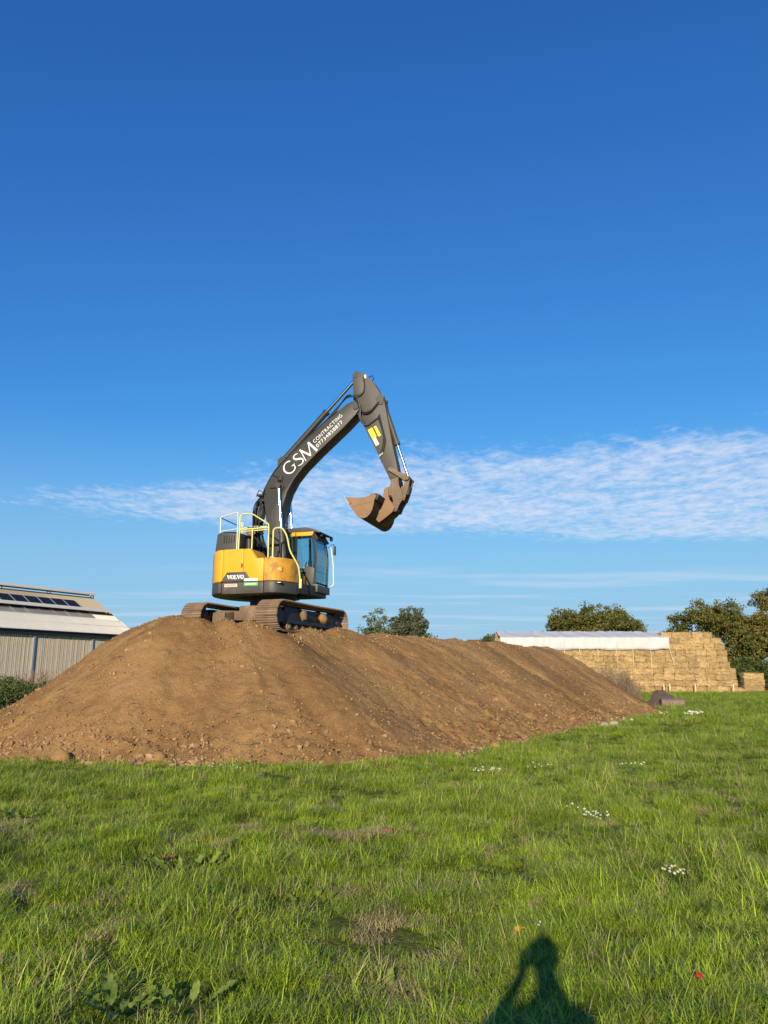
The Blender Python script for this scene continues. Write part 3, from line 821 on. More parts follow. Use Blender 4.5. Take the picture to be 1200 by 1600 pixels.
# --- boom
top = [(.03, 1.9), (-.06, 2.5), (-.17, 3.3), (-.27, 3.95), (-.22, 4.28), (-.02, 4.62), (.25, 4.93), (.55, 5.20), (1.06, 5.645), (1.79, 6.25), (2.12, 6.49), (2.45, 6.72), (2.68, 6.80)]
bot = [(2.86, 6.66), (2.84, 6.50), (2.72, 6.33), (2.39, 6.01), (1.54, 5.28), (1.02, 4.80), (.72, 4.44), (.52, 4.08), (.40, 3.70), (.35, 3.30), (.36, 2.9), (.45, 2.04), (.40, 1.85), (.2, 1.75)]
bo = MB(); bo.prism_y(top + bot, -.27, .27)
boom = up('boom', bo, M['boom'], bevel=.016)
pl = MB()
pl.cyl((.22, -.40, 1.92), (.22, .40, 1.92), .09, 16); up('boom_pin', pl, M['dark'], boom)
pl = MB(); pl.cyl((.29, -.33, 4.24), (.29, .33, 4.24), .12, 18); pl.cyl((.29, -.47, 4.24), (.29, .47, 4.24), .06, 14); up('cylinder_pin', pl, M['boom'], boom)
pl = MB(); pl.cyl((2.74, -.31, 6.60), (2.74, .31, 6.60), .10, 18); up('stick_pin', pl, M['boom'], boom)
bk = MB(); bk.prism_y([(.12, 4.78), (.42, 5.06), (.34, 5.24), (.22, 5.27), (.10, 5.16)], -.13, -.08); bk.prism_y([(.12, 4.78), (.42, 5.06), (.34, 5.24), (.22, 5.27), (.10, 5.16)], .08, .13); up('cylinder_bracket', bk, M['boom'], boom)
# lettering on the boom
hG = .36
Gs = [ell(.19, hG / 2, .165, hG / 2 - .012, .040, .022, 48, 318, 26), [(.315, .062, .02), (.318, .155, .034), (.318, .165, .034)], [(.255, .160, .016), (.352, .160, .016)]]
Sx = .378
Ss = [[(Sx + a, b_, c_) for a, b_, c_ in [(.205, .320, .016), (.165, .345, .020), (.11, .350, .024), (.06, .325, .032), (.045, .275, .040), (.075, .225, .046), (.13, .19, .050), (.19, .15, .046), (.222, .10, .040), (.205, .045, .032), (.15, .014, .024), (.085, .012, .020), (.02, .040, .016)]]]
Mx_ = .625
Ms = [[(Mx_ + .015, 0, .022), (Mx_ + .075, hG, .026)], [(Mx_ + .06, hG, .044), (Mx_ + .205, .02, .050)], [(Mx_ + .205, .02, .024), (Mx_ + .36, hG, .024)], [(Mx_ + .365, hG, .056), (Mx_ + .415, 0, .060)]]
lay_letters('lettering', strokes([[(a * 1.17, b_ * 1.15, c_ * 1.2) for a, b_, c_ in l_] for l_ in Gs + Ss + Ms]), (.535, 4.545), R(38.5), -.27, boom, M['white'])
font_text('lettering', 'CONTRACTING', (1.405, 5.545), R(41.0), -.27, .115, 1.20, boom, M['white'])
font_text('lettering', '07734858877', (1.505, 5.40), R(41.0), -.27, .115, 1.10, boom, M['white'])
# boom cylinders
def cylinder(a, b, fr_, rb, rr, y, parent=EX, nm='boom_cylinder', bm_='grey'):
    a = Vector((a[0], y, a[1])); b = Vector((b[0], y, b[1])); mpt = a.lerp(b, fr_)
    c_ = MB(); c_.cyl(a, mpt, rb, 18); c_.cyl(mpt - (mpt - a).normalized() * .10, mpt + (mpt - a).normalized() * .01, rb * 1.17, 18)
    c_.cyl(a - Vector((0, rb, 0)), a + Vector((0, rb, 0)), rb * 1.15, 14)
    o = up(nm, c_, M[bm_], parent)
    c_ = MB(); c_.cyl(mpt, b, rr, 16); up('rod', c_, M['chrome'], o)
    c_ = MB(); c_.cyl(b - Vector((0, rb * .8, 0)), b + Vector((0, rb * .8, 0)), rr * 1.7, 14); up('rod_eye', c_, M['boom'], o)
    return o
cylinder((.56, 1.5), (.29, 4.24), .50, .088, .050, -.40)
cylinder((.56, 1.5), (.29, 4.24), .50, .088, .050, .40)
cylinder((.24, 5.16), (2.66, 7.62), .60, .095, .055, 0, nm='stick_cylinder', bm_='boom')
# hoses over the boom
def hose(pts, r=.02, n=7, parent=boom, mat='rubber'):
    mb = MB(); mb.tube(smooth_path(pts, n), r, 7); return up('hose', mb, M[mat], parent)
rh = random.Random(4)
for k in range(8):
    y = -.24 + k * .068; j = rh.uniform(-.04, .04); d_ = rh.uniform(0, .10)
    hose([(-.30 + j, y, 1.75), (-.55 - d_ * 1.4 + j, y, 2.45), (-.50 - d_, y, 3.1), (-.40 - d_, y, 3.55), (-.38 - d_ * .6, y, 3.85)], .024)
for k in range(9):
    y = -.30 + k * .05; d_ = rh.uniform(0, .12)
    hose([(-.22, y, 2.2 + rh.uniform(-.2, .2)), (-.42 - d_, y, 2.75), (-.46 - d_ * 1.3, y, 3.2), (-.50 - d_ * .5, y - .02, 3.62 + rh.uniform(-.1, .1)), (-.36, y, 3.95)], rh.uniform(.018, .028))
for k in range(4):
    y = -.31 - .01 * k; a_ = rh.uniform(-.05, .05)
    hose([(-.26, y, 3.55 + .06 * k), (-.34 + a_, y - .02, 3.35), (-.30, y - .03, 3.15 + .05 * k), (-.22 + a_, y - .01, 3.3), (-.25, y, 3.6)], .016)
for k in range(5):
    y = -.24 + k * .03; d_ = .02 * k
    hose([(-.20 + j, y - .06, 2.7 + .1 * k), (-.38 - d_, y - .05, 3.0), (-.30 - d_, y - .06, 3.4 + .06 * k), (-.36, y, 3.8), (-.30, y, 4.1)], .02)
for k in range(3):
    y = -.2 + k * .06
    hose([(-.38, y, 3.85), (-.30, y, 4.18), (-.08, y, 4.60), (.16, y, 4.92), (.55, y, 5.27), (1.1, y, 5.74), (1.8, y, 6.33), (2.1, y, 6.54)], .019)
clm = MB(); clm.box(-.46, -.24, -.28, .28, 3.82, 3.90); clm.box(-.50, -.28, -.30, .2, 4.0, 4.05); up('hose_clamp', clm, M['dark'], boom)
clm = MB(); clm.tube([(-.2, -.3, 4.05), (-.42, -.3, 4.18), (-.5, -.3, 3.98)], .016, 6); up('hose_guard', clm, M['dark'], boom)
hose([(-.05, -.285, 4.22), (.14, -.30, 4.22), (.28, -.30, 4.30)], .014)
hose([(.0, -.285, 4.65), (.2, -.30, 4.55), (.34, -.30, 4.55), (.36, -.30, 4.35)], .014)
vb = MB(); vb.box(.22, .36, -.36, -.26, 4.42, 4.58); vb.box(.25, .33, -.37, -.27, 4.28, 4.36); up('hose_valve', vb, M['dark'], boom, bevel=.01)
for k in range(3):
    yy = -.30 - .02 * k
    hose([(1.95 - .1 * k, -.15, 6.42 - .05 * k), (2.25, -.2, 6.80), (2.50, yy, 6.98 - .04 * k), (2.74 + .02 * k, yy, 6.86), (2.86 + .02 * k, yy, 6.5), (2.86 + .03 * k, yy, 6.22), (3.02 + .03 * k, -.25, 5.98), (3.25, -.24, 6.06), (3.44, -.23, 6.18)], .022)
for k in range(2):
    hose([(2.70 + .03 * k, -.31, 6.90), (2.85 + .02 * k, -.30, 6.62), (2.98, -.26, 6.40 - .04 * k), (3.2, -.25, 6.42 - .04 * k), (3.40, -.24, 6.62 - .03 * k), (3.50, -.2, 6.72)], .02)
hose([(2.98, -.23, 7.55), (2.99, -.24, 7.15), (2.90, -.25, 6.98), (2.72, -.3, 6.93)], .018)

# --- stick
sk_ = [(2.63, 7.72), (2.70, 7.80), (2.96, 7.70), (3.05, 7.60), (3.27, 7.37), (3.54, 6.91), (3.63, 6.68), (3.70, 6.3), (3.90, 5.18), (4.00, 4.74), (4.08, 4.30), (4.05, 4.10), (3.96, 4.03), (3.87, 4.08), (3.80, 4.23), (3.52, 4.82), (3.34, 5.24), (2.90, 6.12), (2.72, 6.45), (2.63, 6.75), (2.62, 7.1)]
so_ = MB(); so_.prism_y(sk_, -.20, .20)
stick = up('stick', so_, M['stick'], bevel=.014)
pp = MB(); pp.prism_y([(2.60, 7.66), (2.68, 7.74), (2.94, 7.6), (3.0, 7.1), (2.9, 6.98), (2.64, 7.0)], -.225, -.195); up('gusset_plate', pp, M['stick'], stick, bevel=.004)
pp = MB(); pp.cyl((2.68, -.24, 7.62), (2.68, .24, 7.62), .06, 14); up('pin', pp, M['boom'], stick)
pp = MB(); pp.box(2.99, 3.05, -.23, -.19, 7.50, 7.62); up('hose_fitting', pp, M['white'], stick)
pp = MB(); pp.tube([(3.08, -.1, 7.56), (3.2, -.1, 7.62), (3.26, -.1, 7.52), (3.2, -.1, 7.42)], .014, 6); up('hose_loop', pp, M['rubber'], stick)
pp = MB(); pp.prism_y([(3.36, 6.80), (3.52, 6.98), (3.62, 6.86), (3.60, 6.62), (3.46, 6.60)], -.23, -.12); pp.prism_y([(3.36, 6.80), (3.52, 6.98), (3.62, 6.86), (3.60, 6.62), (3.46, 6.60)], .12, .23); up('cylinder_lug', pp, M['stick'], stick)
cylinder((3.53, 6.76), (4.34, 4.24), .56, .078, .042, 0, nm='bucket_cylinder', bm_='stick')
ang = math.atan2(5.24 - 6.12, 3.34 - 2.90)
def plate(cx_, cz_, l_, w_, mat, nm='sticker'):
    c_, s_ = math.cos(ang), math.sin(ang)
    q = [(cx_ + a * c_ - b_ * s_, cz_ + a * s_ + b_ * c_) for a, b_ in ((0, 0), (l_, 0), (l_, w_), (0, w_))]
    mb = MB(); mb.prism_y(q, -.206, -.19); return up(nm, mb, M[mat], stick)
plate(3.10, 5.83, .33, .155, 'sticker'); plate(3.29, 5.91, .36, .085, 'sticker'); plate(3.25, 5.53, .26, .12, 'cream')
for k in range(4):
    hose([(3.42 + .02 * k, -.225, 6.2 + .03 * k), (3.53 + .015 * k, -.23, 5.9), (3.60 + .02 * k, -.23, 5.55), (3.58 + .03 * k, -.235, 5.25 + .05 * k), (3.50 + .035 * k, -.235, 5.03 + .02 * k)], .014, parent=stick)
for k in range(3):
    ff = MB(); ff.cyl((3.50 + .045 * k, -.235, 5.02 + .03 * k), (3.47 + .045 * k, -.235, 4.93 + .03 * k), .017, 8); up('hose_fitting', ff, M['galv'], stick)
for (x, z, r_) in ((3.82, 4.52, .055), (3.965, 4.13, .065)):
    pp = MB(); pp.cyl((x, -.27, z), (x, .27, z), r_, 16); up('pin', pp, M['rust'], stick)
# --- linkage and quick coupler
lv = MB()
for y in (-.25, .25): lv.prism_y([(3.75, 4.50), (3.80, 4.59), (3.90, 4.56), (4.10, 4.42), (4.33, 4.33), (4.42, 4.25), (4.38, 4.15), (4.27, 4.15), (4.05, 4.30), (3.85, 4.44)], y - .025, y + .025)
up('lever', lv, M['rust'], bevel=.006)
pn = MB(); pn.cyl((4.35, -.30, 4.23), (4.35, .30, 4.23), .062, 16); up('link_pin', pn, M['rust'])
lk_ = MB()
for y in (-.17, .17): lk_.prism_y([(4.28, 4.26), (4.42, 4.24), (4.36, 3.9), (4.24, 3.56), (4.12, 3.58), (4.22, 3.95)], y - .035, y + .035)
lk_.prism_y([(4.27, 4.0), (4.38, 4.0), (4.34, 3.75), (4.22, 3.75)], -.14, .14)
up('bucket_link', lk_, M['rust'], bevel=.008)
qc = MB()
for y in (-.235, .235): qc.prism_y([(3.86, 4.22), (4.07, 4.24), (4.10, 4.0), (4.19, 3.82), (4.22, 3.62), (4.10, 3.42), (4.02, 3.24), (3.86, 3.22), (3.82, 3.34), (3.92, 3.55), (3.86, 3.72), (3.70, 3.74), (3.62, 3.86), (3.70, 3.97), (3.82, 4.0)], y - .03, y + .03)
qc.box(3.80, 4.05, -.21, .21, 3.70, 3.85)
qco = up('quick_coupler', qc, M['rust'], bevel=.008)
for (x, z, r_) in ((3.70, 3.85, .07), (4.12, 3.64, .05), (3.94, 3.34, .06)):
    pp = MB(); pp.cyl((x, -.29, z), (x, .29, z), r_, 14); up('pin', pp, M['rust'], qco)
# --- bucket
BY0, BY1 = -.93, 1.25
prof = [(2.67, 3.60), (2.77, 3.41), (2.89, 3.21), (3.04, 3.01), (3.13, 2.955), (3.22, 2.94), (3.33, 2.975), (3.42, 3.06), (3.49, 3.19), (3.53, 3.34), (3.55, 3.48), (3.61, 3.59)]
lip = [(3.47, 3.68), (3.40, 3.61), (3.28, 3.565), (3.08, 3.56), (2.85, 3.585)]
bs = MB()
cen = (3.15, 3.5)
inn = [(x + (cen[0] - x) * .06, z + (cen[1] - z) * .06) for x, z in prof]
bs.prism_y(prof + inn[::-1], BY0 + .02, BY1 - .02)
bucket = up('bucket', bs, M['bucket_shade'], smooth=30)
for y in (BY0, BY1 - .03):
    sp_ = MB(); sp_.prism_y([(x, z) for x, z in prof] + lip, y, y + .03); up('side_plate', sp_, M['bucket'], bucket, bevel=.006)
wr = MB(); wr.prism_y([(2.66, 3.61), (2.79, 3.39), (2.86, 3.40), (2.80, 3.56)], BY0 - .025, BY0); wr.prism_y([(2.70, 3.50), (2.85, 3.30), (3.5, 3.42), (3.49, 3.46)], BY0 - .008, BY0 + .002); up('wear_plate', wr, M['bucket'], bucket)
ce_ = MB(); ce_.prism_y([(2.635, 3.615), (2.675, 3.62), (2.82, 3.40), (2.77, 3.38)], BY0 - .01, BY1 + .01); up('cutting_edge', ce_, M['galv'], bucket)
for y in (-.33, .27):
    er = MB(); er.prism_y([(3.40, 3.02), (3.52, 3.30), (3.55, 3.50), (3.62, 3.62), (3.66, 3.92), (3.72, 3.95), (3.79, 3.88), (3.80, 3.62), (3.92, 3.46), (3.98, 3.32), (3.90, 3.20), (3.70, 3.05), (3.50, 2.92)], y, y + .05); up('hanger_ear', er, M['bucket'], bucket, bevel=.006)
tq = MB(); tq.prism_y([(3.50, 3.50), (3.62, 3.46), (3.70, 3.62), (3.60, 3.66), (3.47, 3.66)], BY0 + .03, BY1 - .03); up('top_beam', tq, M['bucket_shade'], bucket, bevel=.01)
lod = MB()
for k in range(26):
    a = rh.uniform(2.85, 3.42); y = rh.uniform(BY0 + .1, BY1 - .1)
    lod.ball((a, y, 3.47 + .06 * (a - 2.8)), rh.uniform(.10, .17), 8, 6, (1, 1.2, .75), .2, k)
for (x0, x1, z0, z1) in ((2.92, 3.45, 3.16, 3.44),): lod.box(x0, x1, BY0 + .05, BY1 - .05, z0, z1)
ld = obj('soil_load', lod, M['soil'], None, Matrix.Translation(EX.location) @ MU)
tag(ld, 'brown soil heaped inside the raised excavator bucket', 'soil')

# ------------------------------------------------------------------ barn
D_ = Vector((.4993, .8664, 0)); B_ = Vector((-.8664, .4993, 0))
BA = Vector((-17.69, 53.0, 0)) - D_ * 17.0                       # near end of the wall, outside the picture
BL = 17.0 + .836
barn = empty('barn', BA, math.atan2(D_.y, D_.x))                 # local x along the wall, y to the back
tag(barn, 'boarded farm barn with pale sheet roof and solar panels, left of the soil heap', 'barn')
EZ, RZ, HS = 4.55, 7.3, 4.5                                      # eave, ridge, half span
SLP = (RZ - EZ) / HS
def roofpt(x, f, lift=0.0):
    n_ = Vector((0, -SLP, 1)).normalized()
    return Vector((x, f * HS, EZ + f * (RZ - EZ))) + n_ * lift
def bobj(name, mb, mat, parent=barn, **k): return obj(name, mb, mat, parent, None, **k)
def corr_mat(name, c1, c2, freq):
    m, t, b = new_mat(name); c = coords(t)
    n = t.noise(t.mapping(c, (1, .25, .25)), 3.5, 5, .65); n2 = t.noise(c, .6, 3)
    t.link(t.mix(t.math('MULTIPLY_ADD', n, .6, t.math('MULTIPLY', n2, .4)), c1, c2), b.inputs['Base Color']); b.inputs['Roughness'].default_value = .85
    return m
M['sheet'] = corr_mat('weathered_pale_sheet', (0.56, 0.51, 0.41), (0.76, 0.71, 0.60), 1)
M['sheet_tan'] = corr_mat('lichen_tan_sheet', (0.30, 0.25, 0.17), (0.43, 0.36, 0.26), 1)
def board_mat():
    m, t, b = new_mat('weathered_boards'); c = coords(t)
    n = t.noise(t.mapping(c, (7, 1, .5)), 1.6, 4, .7); n2 = t.noise(t.mapping(c, (14, 1, 1.2)), 2, 4, .7)
    t.link(t.mix(t.math('MULTIPLY_ADD', n, .6, t.math('MULTIPLY', n2, .4)), (0.32, 0.25, 0.17), (0.92, 0.79, 0.59)), b.inputs['Base Color'])
    b.inputs['Roughness'].default_value = .9; return m
M['boards'] = board_mat()
def corrugated(x0, x1, f0, f1, lift, pitch=.16, amp=.028):
    """sheet whose ribs run down the slope"""
    mb = MB(); n = int((x1 - x0) / (pitch / 4)); vs = []; fs = []
    for i in range(n + 1):
        x = x0 + (x1 - x0) * i / n; l_ = lift + amp * math.sin(2 * math.pi * x / pitch)
        vs += [roofpt(x, f0, l_), roofpt(x, f1, l_)]
    for i in range(n): fs.append((2 * i, 2 * i + 2, 2 * i + 3, 2 * i + 1))
    return mb.add(vs, fs)
up_roof = bobj('roof', corrugated(-1, BL, -.03, 1.0, 0), M['sheet_tan'], smooth=60)
rb = MB(); rb.add([roofpt(-1, -.03, -.06), roofpt(BL, -.03, -.06), roofpt(BL, 1, -.06), roofpt(-1, 1, -.06)], [(0, 1, 2, 3)]); bobj('roof_lining', rb, M['dark'])
bk2 = MB(); bk2.add([(-1, HS, RZ), (BL, HS, RZ), (BL, 2 * HS, EZ), (-1, 2 * HS, EZ)], [(0, 1, 2, 3)]); bobj('rear_roof', bk2, M['sheet_tan'])
# row overlaps of the lower, paler sheets
for f0, f1, l_ in ((-.075, .14, .12), (.13, .29, .14), (.28, .42, .16)):
    bobj('roof_sheet', corrugated(-1, BL - .55 * max(f1, 0) - .05, f0, f1, l_), M['sheet'], smooth=60)
fa = MB(); fa.box(-1, BL - .05, -.22, -.10, EZ - .38, EZ - .12); bobj('fascia', fa, M['dark'])
wl_ = MB()
x = -1.0; rb_ = random.Random(3)
while x < BL - .35:
    wd = rb_.uniform(.085, .115); d_ = rb_.uniform(-.012, .012)
    wl_.box(x, x + wd, .0 + d_, .03 + d_, rb_.uniform(.05, .3), EZ - .1 + rb_.uniform(-.04, .04)); x += wd + rb_.uniform(.018, .04)
wb = bobj('board_cladding', wl_, M['boards'], smooth=None); tag(wb, 'weathered vertical boards with narrow gaps', kind='stuff')
wk = MB(); wk.box(-1, BL - .3, .08, .16, 0, EZ); bobj('wall', wk, M['dark'])
ge = MB(); ge.add([(BL - .3, .1, 0), (BL - .3, 2 * HS - .1, 0), (BL - .3, 2 * HS - .1, EZ), (BL - .3, HS, RZ - .08), (BL - .3, .1, EZ)], [(0, 1, 2, 3, 4)]); bobj('gable_wall', ge, M['boards'])
pw = MB(); pw.box(-1, BL - .35, -.06, .0, 0, .55); bobj('base_wall', pw, plain('concrete_plinth', (.4, .36, .29), .9))
for px_, wd in ((10.0, .10), (14.3, .07)):
    po = MB(); po.box(px_, px_ + wd, -.09, -.025, 0, EZ - .3); bobj('downpipe' if wd < .1 else 'wall_post', po, M['grey_blue'])
# raised ridge vents on brackets
def vent(f, x1, name, wid, lift, mat, br0):
    cp = MB(); y = f * HS; z = EZ + f * (RZ - EZ) + lift
    cp.add([(-1, y - wid, z - .05), (x1, y - wid, z - .05), (x1, y, z + .12), (-1, y, z + .12), (x1, y + wid, z - .05), (-1, y + wid, z - .05),
            (-1, y - wid, z - .12), (x1, y - wid, z - .12), (x1, y, z + .05), (-1, y, z + .05), (x1, y + wid, z - .12), (-1, y + wid, z - .12)],
           [(0, 1, 2, 3), (3, 2, 4, 5), (0, 6, 7, 1), (1, 7, 8, 2), (2, 8, 10, 4), (5, 4, 10, 11), (6, 9, 8, 7), (9, 11, 10, 8)])
    o = bobj(name, cp, mat)
    xx = x1 - .25
    while xx > -.5:
        b2 = MB(); b2.tube([(xx - .15, y - wid * .5, z - lift - .02), (xx, y - wid * .8, z - .09)], .03, 5); b2.tube([(xx + .15, y - wid * .5, z - lift - .02), (xx, y - wid * .8, z - .09)], .03, 5)
        bobj('bracket', b2, M['dark'], o); xx -= br0
    return o
vent(1.0, BL - .05, 'ridge_vent', .42, .26, M['sheet'], 3.6)
vent(.47, BL - .55, 'roof_vent', .34, .34, M['sheet'], 3.9)
pnl = MB(); W_, F0, F1 = .98, .575, .815
n_ = Vector((0, -SLP, 1)).normalized()
def panel_mesh(f0, f1):
    mb = MB(); a, b2 = roofpt(0, f0, .09), roofpt(0, f1, .09)
    q = [a, a + Vector((W_, 0, 0)), b2 + Vector((W_, 0, 0)), b2]
    mb.add(q + [p - n_ * .04 for p in q], [(0, 1, 2, 3), (0, 4, 5, 1), (1, 5, 6, 2), (2, 6, 7, 3), (3, 7, 4, 0), (4, 7, 6, 5)]); return mb
def frame_mesh(f0, f1):
    mb = MB(); a, b2 = roofpt(0, f0, .092), roofpt(0, f1, .092); wd = Vector((W_, 0, 0))
    for p, q in ((a, b2), (a + wd, b2 + wd), (a, a + wd), (b2, b2 + wd)): mb.tube([p, q], .010, 4)
    return mb
for f0, f1 in ((.565, .815), (.30, .555)):
    pm = make_mesh('solar_panel', panel_mesh(f0, f1), M['panel']); fm = make_mesh('panel_frame', frame_mesh(f0, f1), M['galv'])
    for k in range(14):
        o = link('solar_panel', pm, barn); o.location = (15.55 - W_ - k * (W_ + .025), 0, .1 if f0 < .4 else 0)
        f_ = link('panel_frame', fm, o)

# ------------------------------------------------------------------ straw stack
def straw_mat():
    m, t, b = new_mat('straw'); c = coords(t)
    oi = t.new('ShaderNodeObjectInfo')
    pos = t.new('ShaderNodeNewGeometry').outputs['Position']
    n = t.noise(t.mapping(pos, (1.6, 1, 1.8)), 1.9, 5, .7); n2 = t.noise(t.mapping(pos, (1.3, 1, 2.6)), 8, 4, .75)
    f = t.math('MULTIPLY_ADD', n, .62, t.math('MULTIPLY', n2, .38))
    c1 = t.mix(t.ramp(f, .34, .66), (0.30, 0.195, 0.080), (0.56, 0.385, 0.175))
    hv = t.new('ShaderNodeHueSaturation'); t.link(c1, hv.inputs['Color'])
    t.link(t.ramp(oi.outputs['Random'], 0, 1, .72, 1.14, False), hv.inputs['Value'])
    c2 = t.mix(t.ramp(t.noise(pos, .35, 3), .5, .72, 0, .5), hv.outputs[0], (0.31, 0.19, 0.078))
    t.link(c2, b.inputs['Base Color']); b.inputs['Roughness'].default_value = .9
    bump(t, b, f, 1.0, .10); return m
M['straw'] = straw_mat()
BWd, BHt, BLn = 1.15, .66, 2.4
def bale_mesh(seed, w_=BWd, h_=BHt, l_=BLn):
    rr = random.Random(seed); bm = bmesh.new(); bmesh.ops.create_cube(bm, size=1)
    bmesh.ops.subdivide_edges(bm, edges=bm.edges, cuts=3, use_grid_fill=True)
    for v in bm.verts:
        p = v.co
        e = sum(abs(abs(c) - .5) < 1e-4 for c in p)
        k = 1 - .022 * (e - 1) if e > 1 else 1
        v.co = Vector((p.x * w_ * k + rr.uniform(-.025, .025), p.y * l_ + rr.uniform(-.07, .07), p.z * h_ * k + rr.uniform(-.022, .022)))
        v.co.z += h_ / 2
    me = bpy.data.meshes.new('straw_bale'); bm.to_mesh(me); bm.free(); me.materials.append(M['straw']); return me
BALES = [bale_mesh(k) for k in range(6)]
ordn = ['', 'first', 'second', 'third', 'fourth', 'fifth', 'sixth', 'seventh', 'eighth', 'ninth', 'tenth', 'eleventh', 'twelfth', 'thirteenth', 'fourteenth', 'fifteenth', 'sixteenth', 'seventeenth', 'eighteenth', 'nineteenth', 'twentieth', 'twenty-first', 'twenty-second', 'twenty-third', 'twenty-fourth']
course_name = ['bottom', 'second', 'third', 'fourth', 'fifth', 'sixth', 'seventh', 'eighth', 'ninth', 'top']
ends = [1145, 1145.5, 1144.5, 1145, 1136, 1133, 1133, 1130, 1126, 1115]
YF = 87.0
def pxx(u, Yd): return (u - 600) / 1213 * Yd
def pix(x, y, z):
    c_, s_ = math.cos(PITCH), math.sin(PITCH); dz = z - CAM_H
    d = y * c_ + dz * s_; return 600 + 1200 * x / d, 800 - 1200 * (-y * s_ + dz * c_) / d
sil = [(740, 1003), (800, 1010), (850, 1016), (900, 1030), (950, 1060), (985, 1085)]
rbl = random.Random(12)
for c in range(10):
    xe = pxx(ends[c], YF); setb = 0.0 if c < 8 else .12
    k = 0; x = xe
    while x > pxx(778, YF) + (c > 8) * .3:
        k += 1; x -= BWd
        u_, v_ = pix(x + BWd / 2, YF, (c + 1) * BHt)
        hid = np.interp(u_, [q[0] for q in sil], [q[1] for q in sil])
        if v_ > hid + 14: continue
        o = link('straw_bale', BALES[rbl.randrange(6)])
        if c == 9 and x + BWd < pxx(1046, YF): setb = 2.45
        elif c == 9: setb = .45
        o.location = (x + BWd / 2 + rbl.uniform(-.015, .015), YF + BLn / 2 + setb + rbl.uniform(-.06, .06), c * BHt + .004)
        o.rotation_euler = (0, 0, math.pi * rbl.randrange(2) + rbl.uniform(-.012, .012))
        nm = 'at the right end' if k == 1 else ordn[k] + ' from the right end'
        tag(o, 'straw bale in the %s course of the big stack, %s' % (course_name[c], nm), 'straw bale', 'bales of the big straw stack')
# white sheet over the stack
xt0, xt1 = pxx(781, YF), pxx(1044, YF)
m, t, b = new_mat('white_sheeting'); c = coords(t)
n = t.noise(t.mapping(c, (.5, 1, 1)), .8, 4, .55)
t.link(t.mix(n, (.49, .49, .475), (.58, .58, .565)), b.inputs['Base Color']); b.inputs['Roughness'].default_value = .45
b.inputs['Specular IOR Level'].default_value = 0.3
M['tarp'] = m
NX = 260
V = []
prof_t = [(4.6, 6.40), (2.62, 6.80), (2.0, 6.62), (1.3, 6.42), (.6, 6.22), (.05, 6.06), (-.14, 5.98), (-.17, 5.6), (-.18, 5.2), (-.19, 4.9), (-.16, 4.62)]
for i in range(NX + 1):
    x = xt0 + (xt1 - xt0) * i / NX
    for k, (yy, zz) in enumerate(prof_t):
        wr1 = .05 * float(fbm(np.array(x * 1.5), np.array(k * .55), 3)) + .045 * abs(float(vnoise(np.array(x * 1.1 + k * .35), np.array(k * .2 + 4))))
        sag = -.05 * abs(math.sin(x * math.pi / 2.0)) if k in (2, 3, 4) else 0
        hem = .09 * float(vnoise(np.array(x * .8), np.array(3.3))) if k == 10 else 0
        V.append((x, YF + yy - (wr1 if k > 5 else 0), zz + (wr1 if k <= 5 else 0) + sag + hem))
K = 11
F = [(i * K + j, (i + 1) * K + j, (i + 1) * K + j + 1, i * K + j + 1) for i in range(NX) for j in range(K - 1)]
me = np_mesh('sheet_cover', V, F, M['tarp'], True); me.set_sharp_from_angle(angle=R(28)); tarp = link('sheet_cover', me)
md = tarp.modifiers.new('thick', 'SOLIDIFY'); md.thickness = .012; md.offset = 1
tag(tarp, 'long white plastic sheet draped over the top of the straw stack', 'sheet')
M['rope'] = plain('straw_coloured_rope', (.72, .60, .33), .8)
for u0, v1, dx in ((880, 1024, 0), (903, 1024, .1), (932, 1028, 0), (960, 1037, .15), (986, 1041, 0), (1014, 1056, -.05), (1043, 1041, .45)):
    x = pxx(u0, YF); zt = 4.66; zb = CAM_H + (1058 - v1) / 1215 * YF
    rp = MB(); rp.tube([(x, YF - .19, zt + .1), (x + dx * .5, YF - .20, (zt + zb) / 2), (x + dx, YF - .18, zb)], .034, 5); obj('tie_rope', rp, M['rope'], tarp)
for u0, lb in ((1031, 'pale wooden stake beside the rusty buckets, in front of the straw stack'), (1040, 'pale wooden stake just right of the buckets, below the white sheet'), (1079.5, 'pale wooden stake in front of the middle of the uncovered straw stack'), (1138, 'pale wooden stake at the right end of the big straw stack')):
    stk = MB(); x = pxx(u0, YF - 1.0)
    stk.prism_z([(x - .05, YF - 1.05), (x + .05, YF - 1.05), (x + .05, YF - .95), (x - .05, YF - .95)], -.05, .85)
    stk.add([(x - .05, YF - 1.05, .85), (x + .05, YF - 1.05, .85), (x + .05, YF - .95, .85), (x - .05, YF - .95, .85), (x, YF - 1, 1.0)], [(0, 1, 4), (1, 2, 4), (2, 3, 4), (3, 0, 4)])
    tag(obj('wooden_stake', stk, M['rope']), lb, 'stake', 'stakes along the straw stack')
# small pile of three long bales and a broken one
LB = [bale_mesh(20 + k, 2.42, .72, 1.15) for k in range(3)]
for k, lb in enumerate(('bottom bale of the small three-bale pile right of the stack', 'middle bale of the small three-bale pile right of the stack', 'top bale of the small three-bale pile right of the stack')):
    o = link('straw_bale', LB[k]); o.location = (43.1 + (.0, .08, .03)[k], 92.2, .0 + k * .715); o.rotation_euler = (0, (0, 0, .03)[k], (.03, -.04, .02)[k])
    tag(o, lb, 'straw bale', 'bales of the small pile')
br = MB(); br.ball((39.35, 87.6, .18), .62, 14, 8, (1.2, 1.0, .62), .14, 9); br.ball((38.9, 87.3, .2), .4, 12, 8, (1.1, 1.0, .7), .16, 4)
tag(obj('straw_heap', br, M['straw']), 'slumped loose straw at the foot of the big stack by the small pile', 'straw')
sw = MB(); sw.ball((46.3, 92.0, .02), 1.5, 20, 8, (1.3, .7, .16), .15, 5)
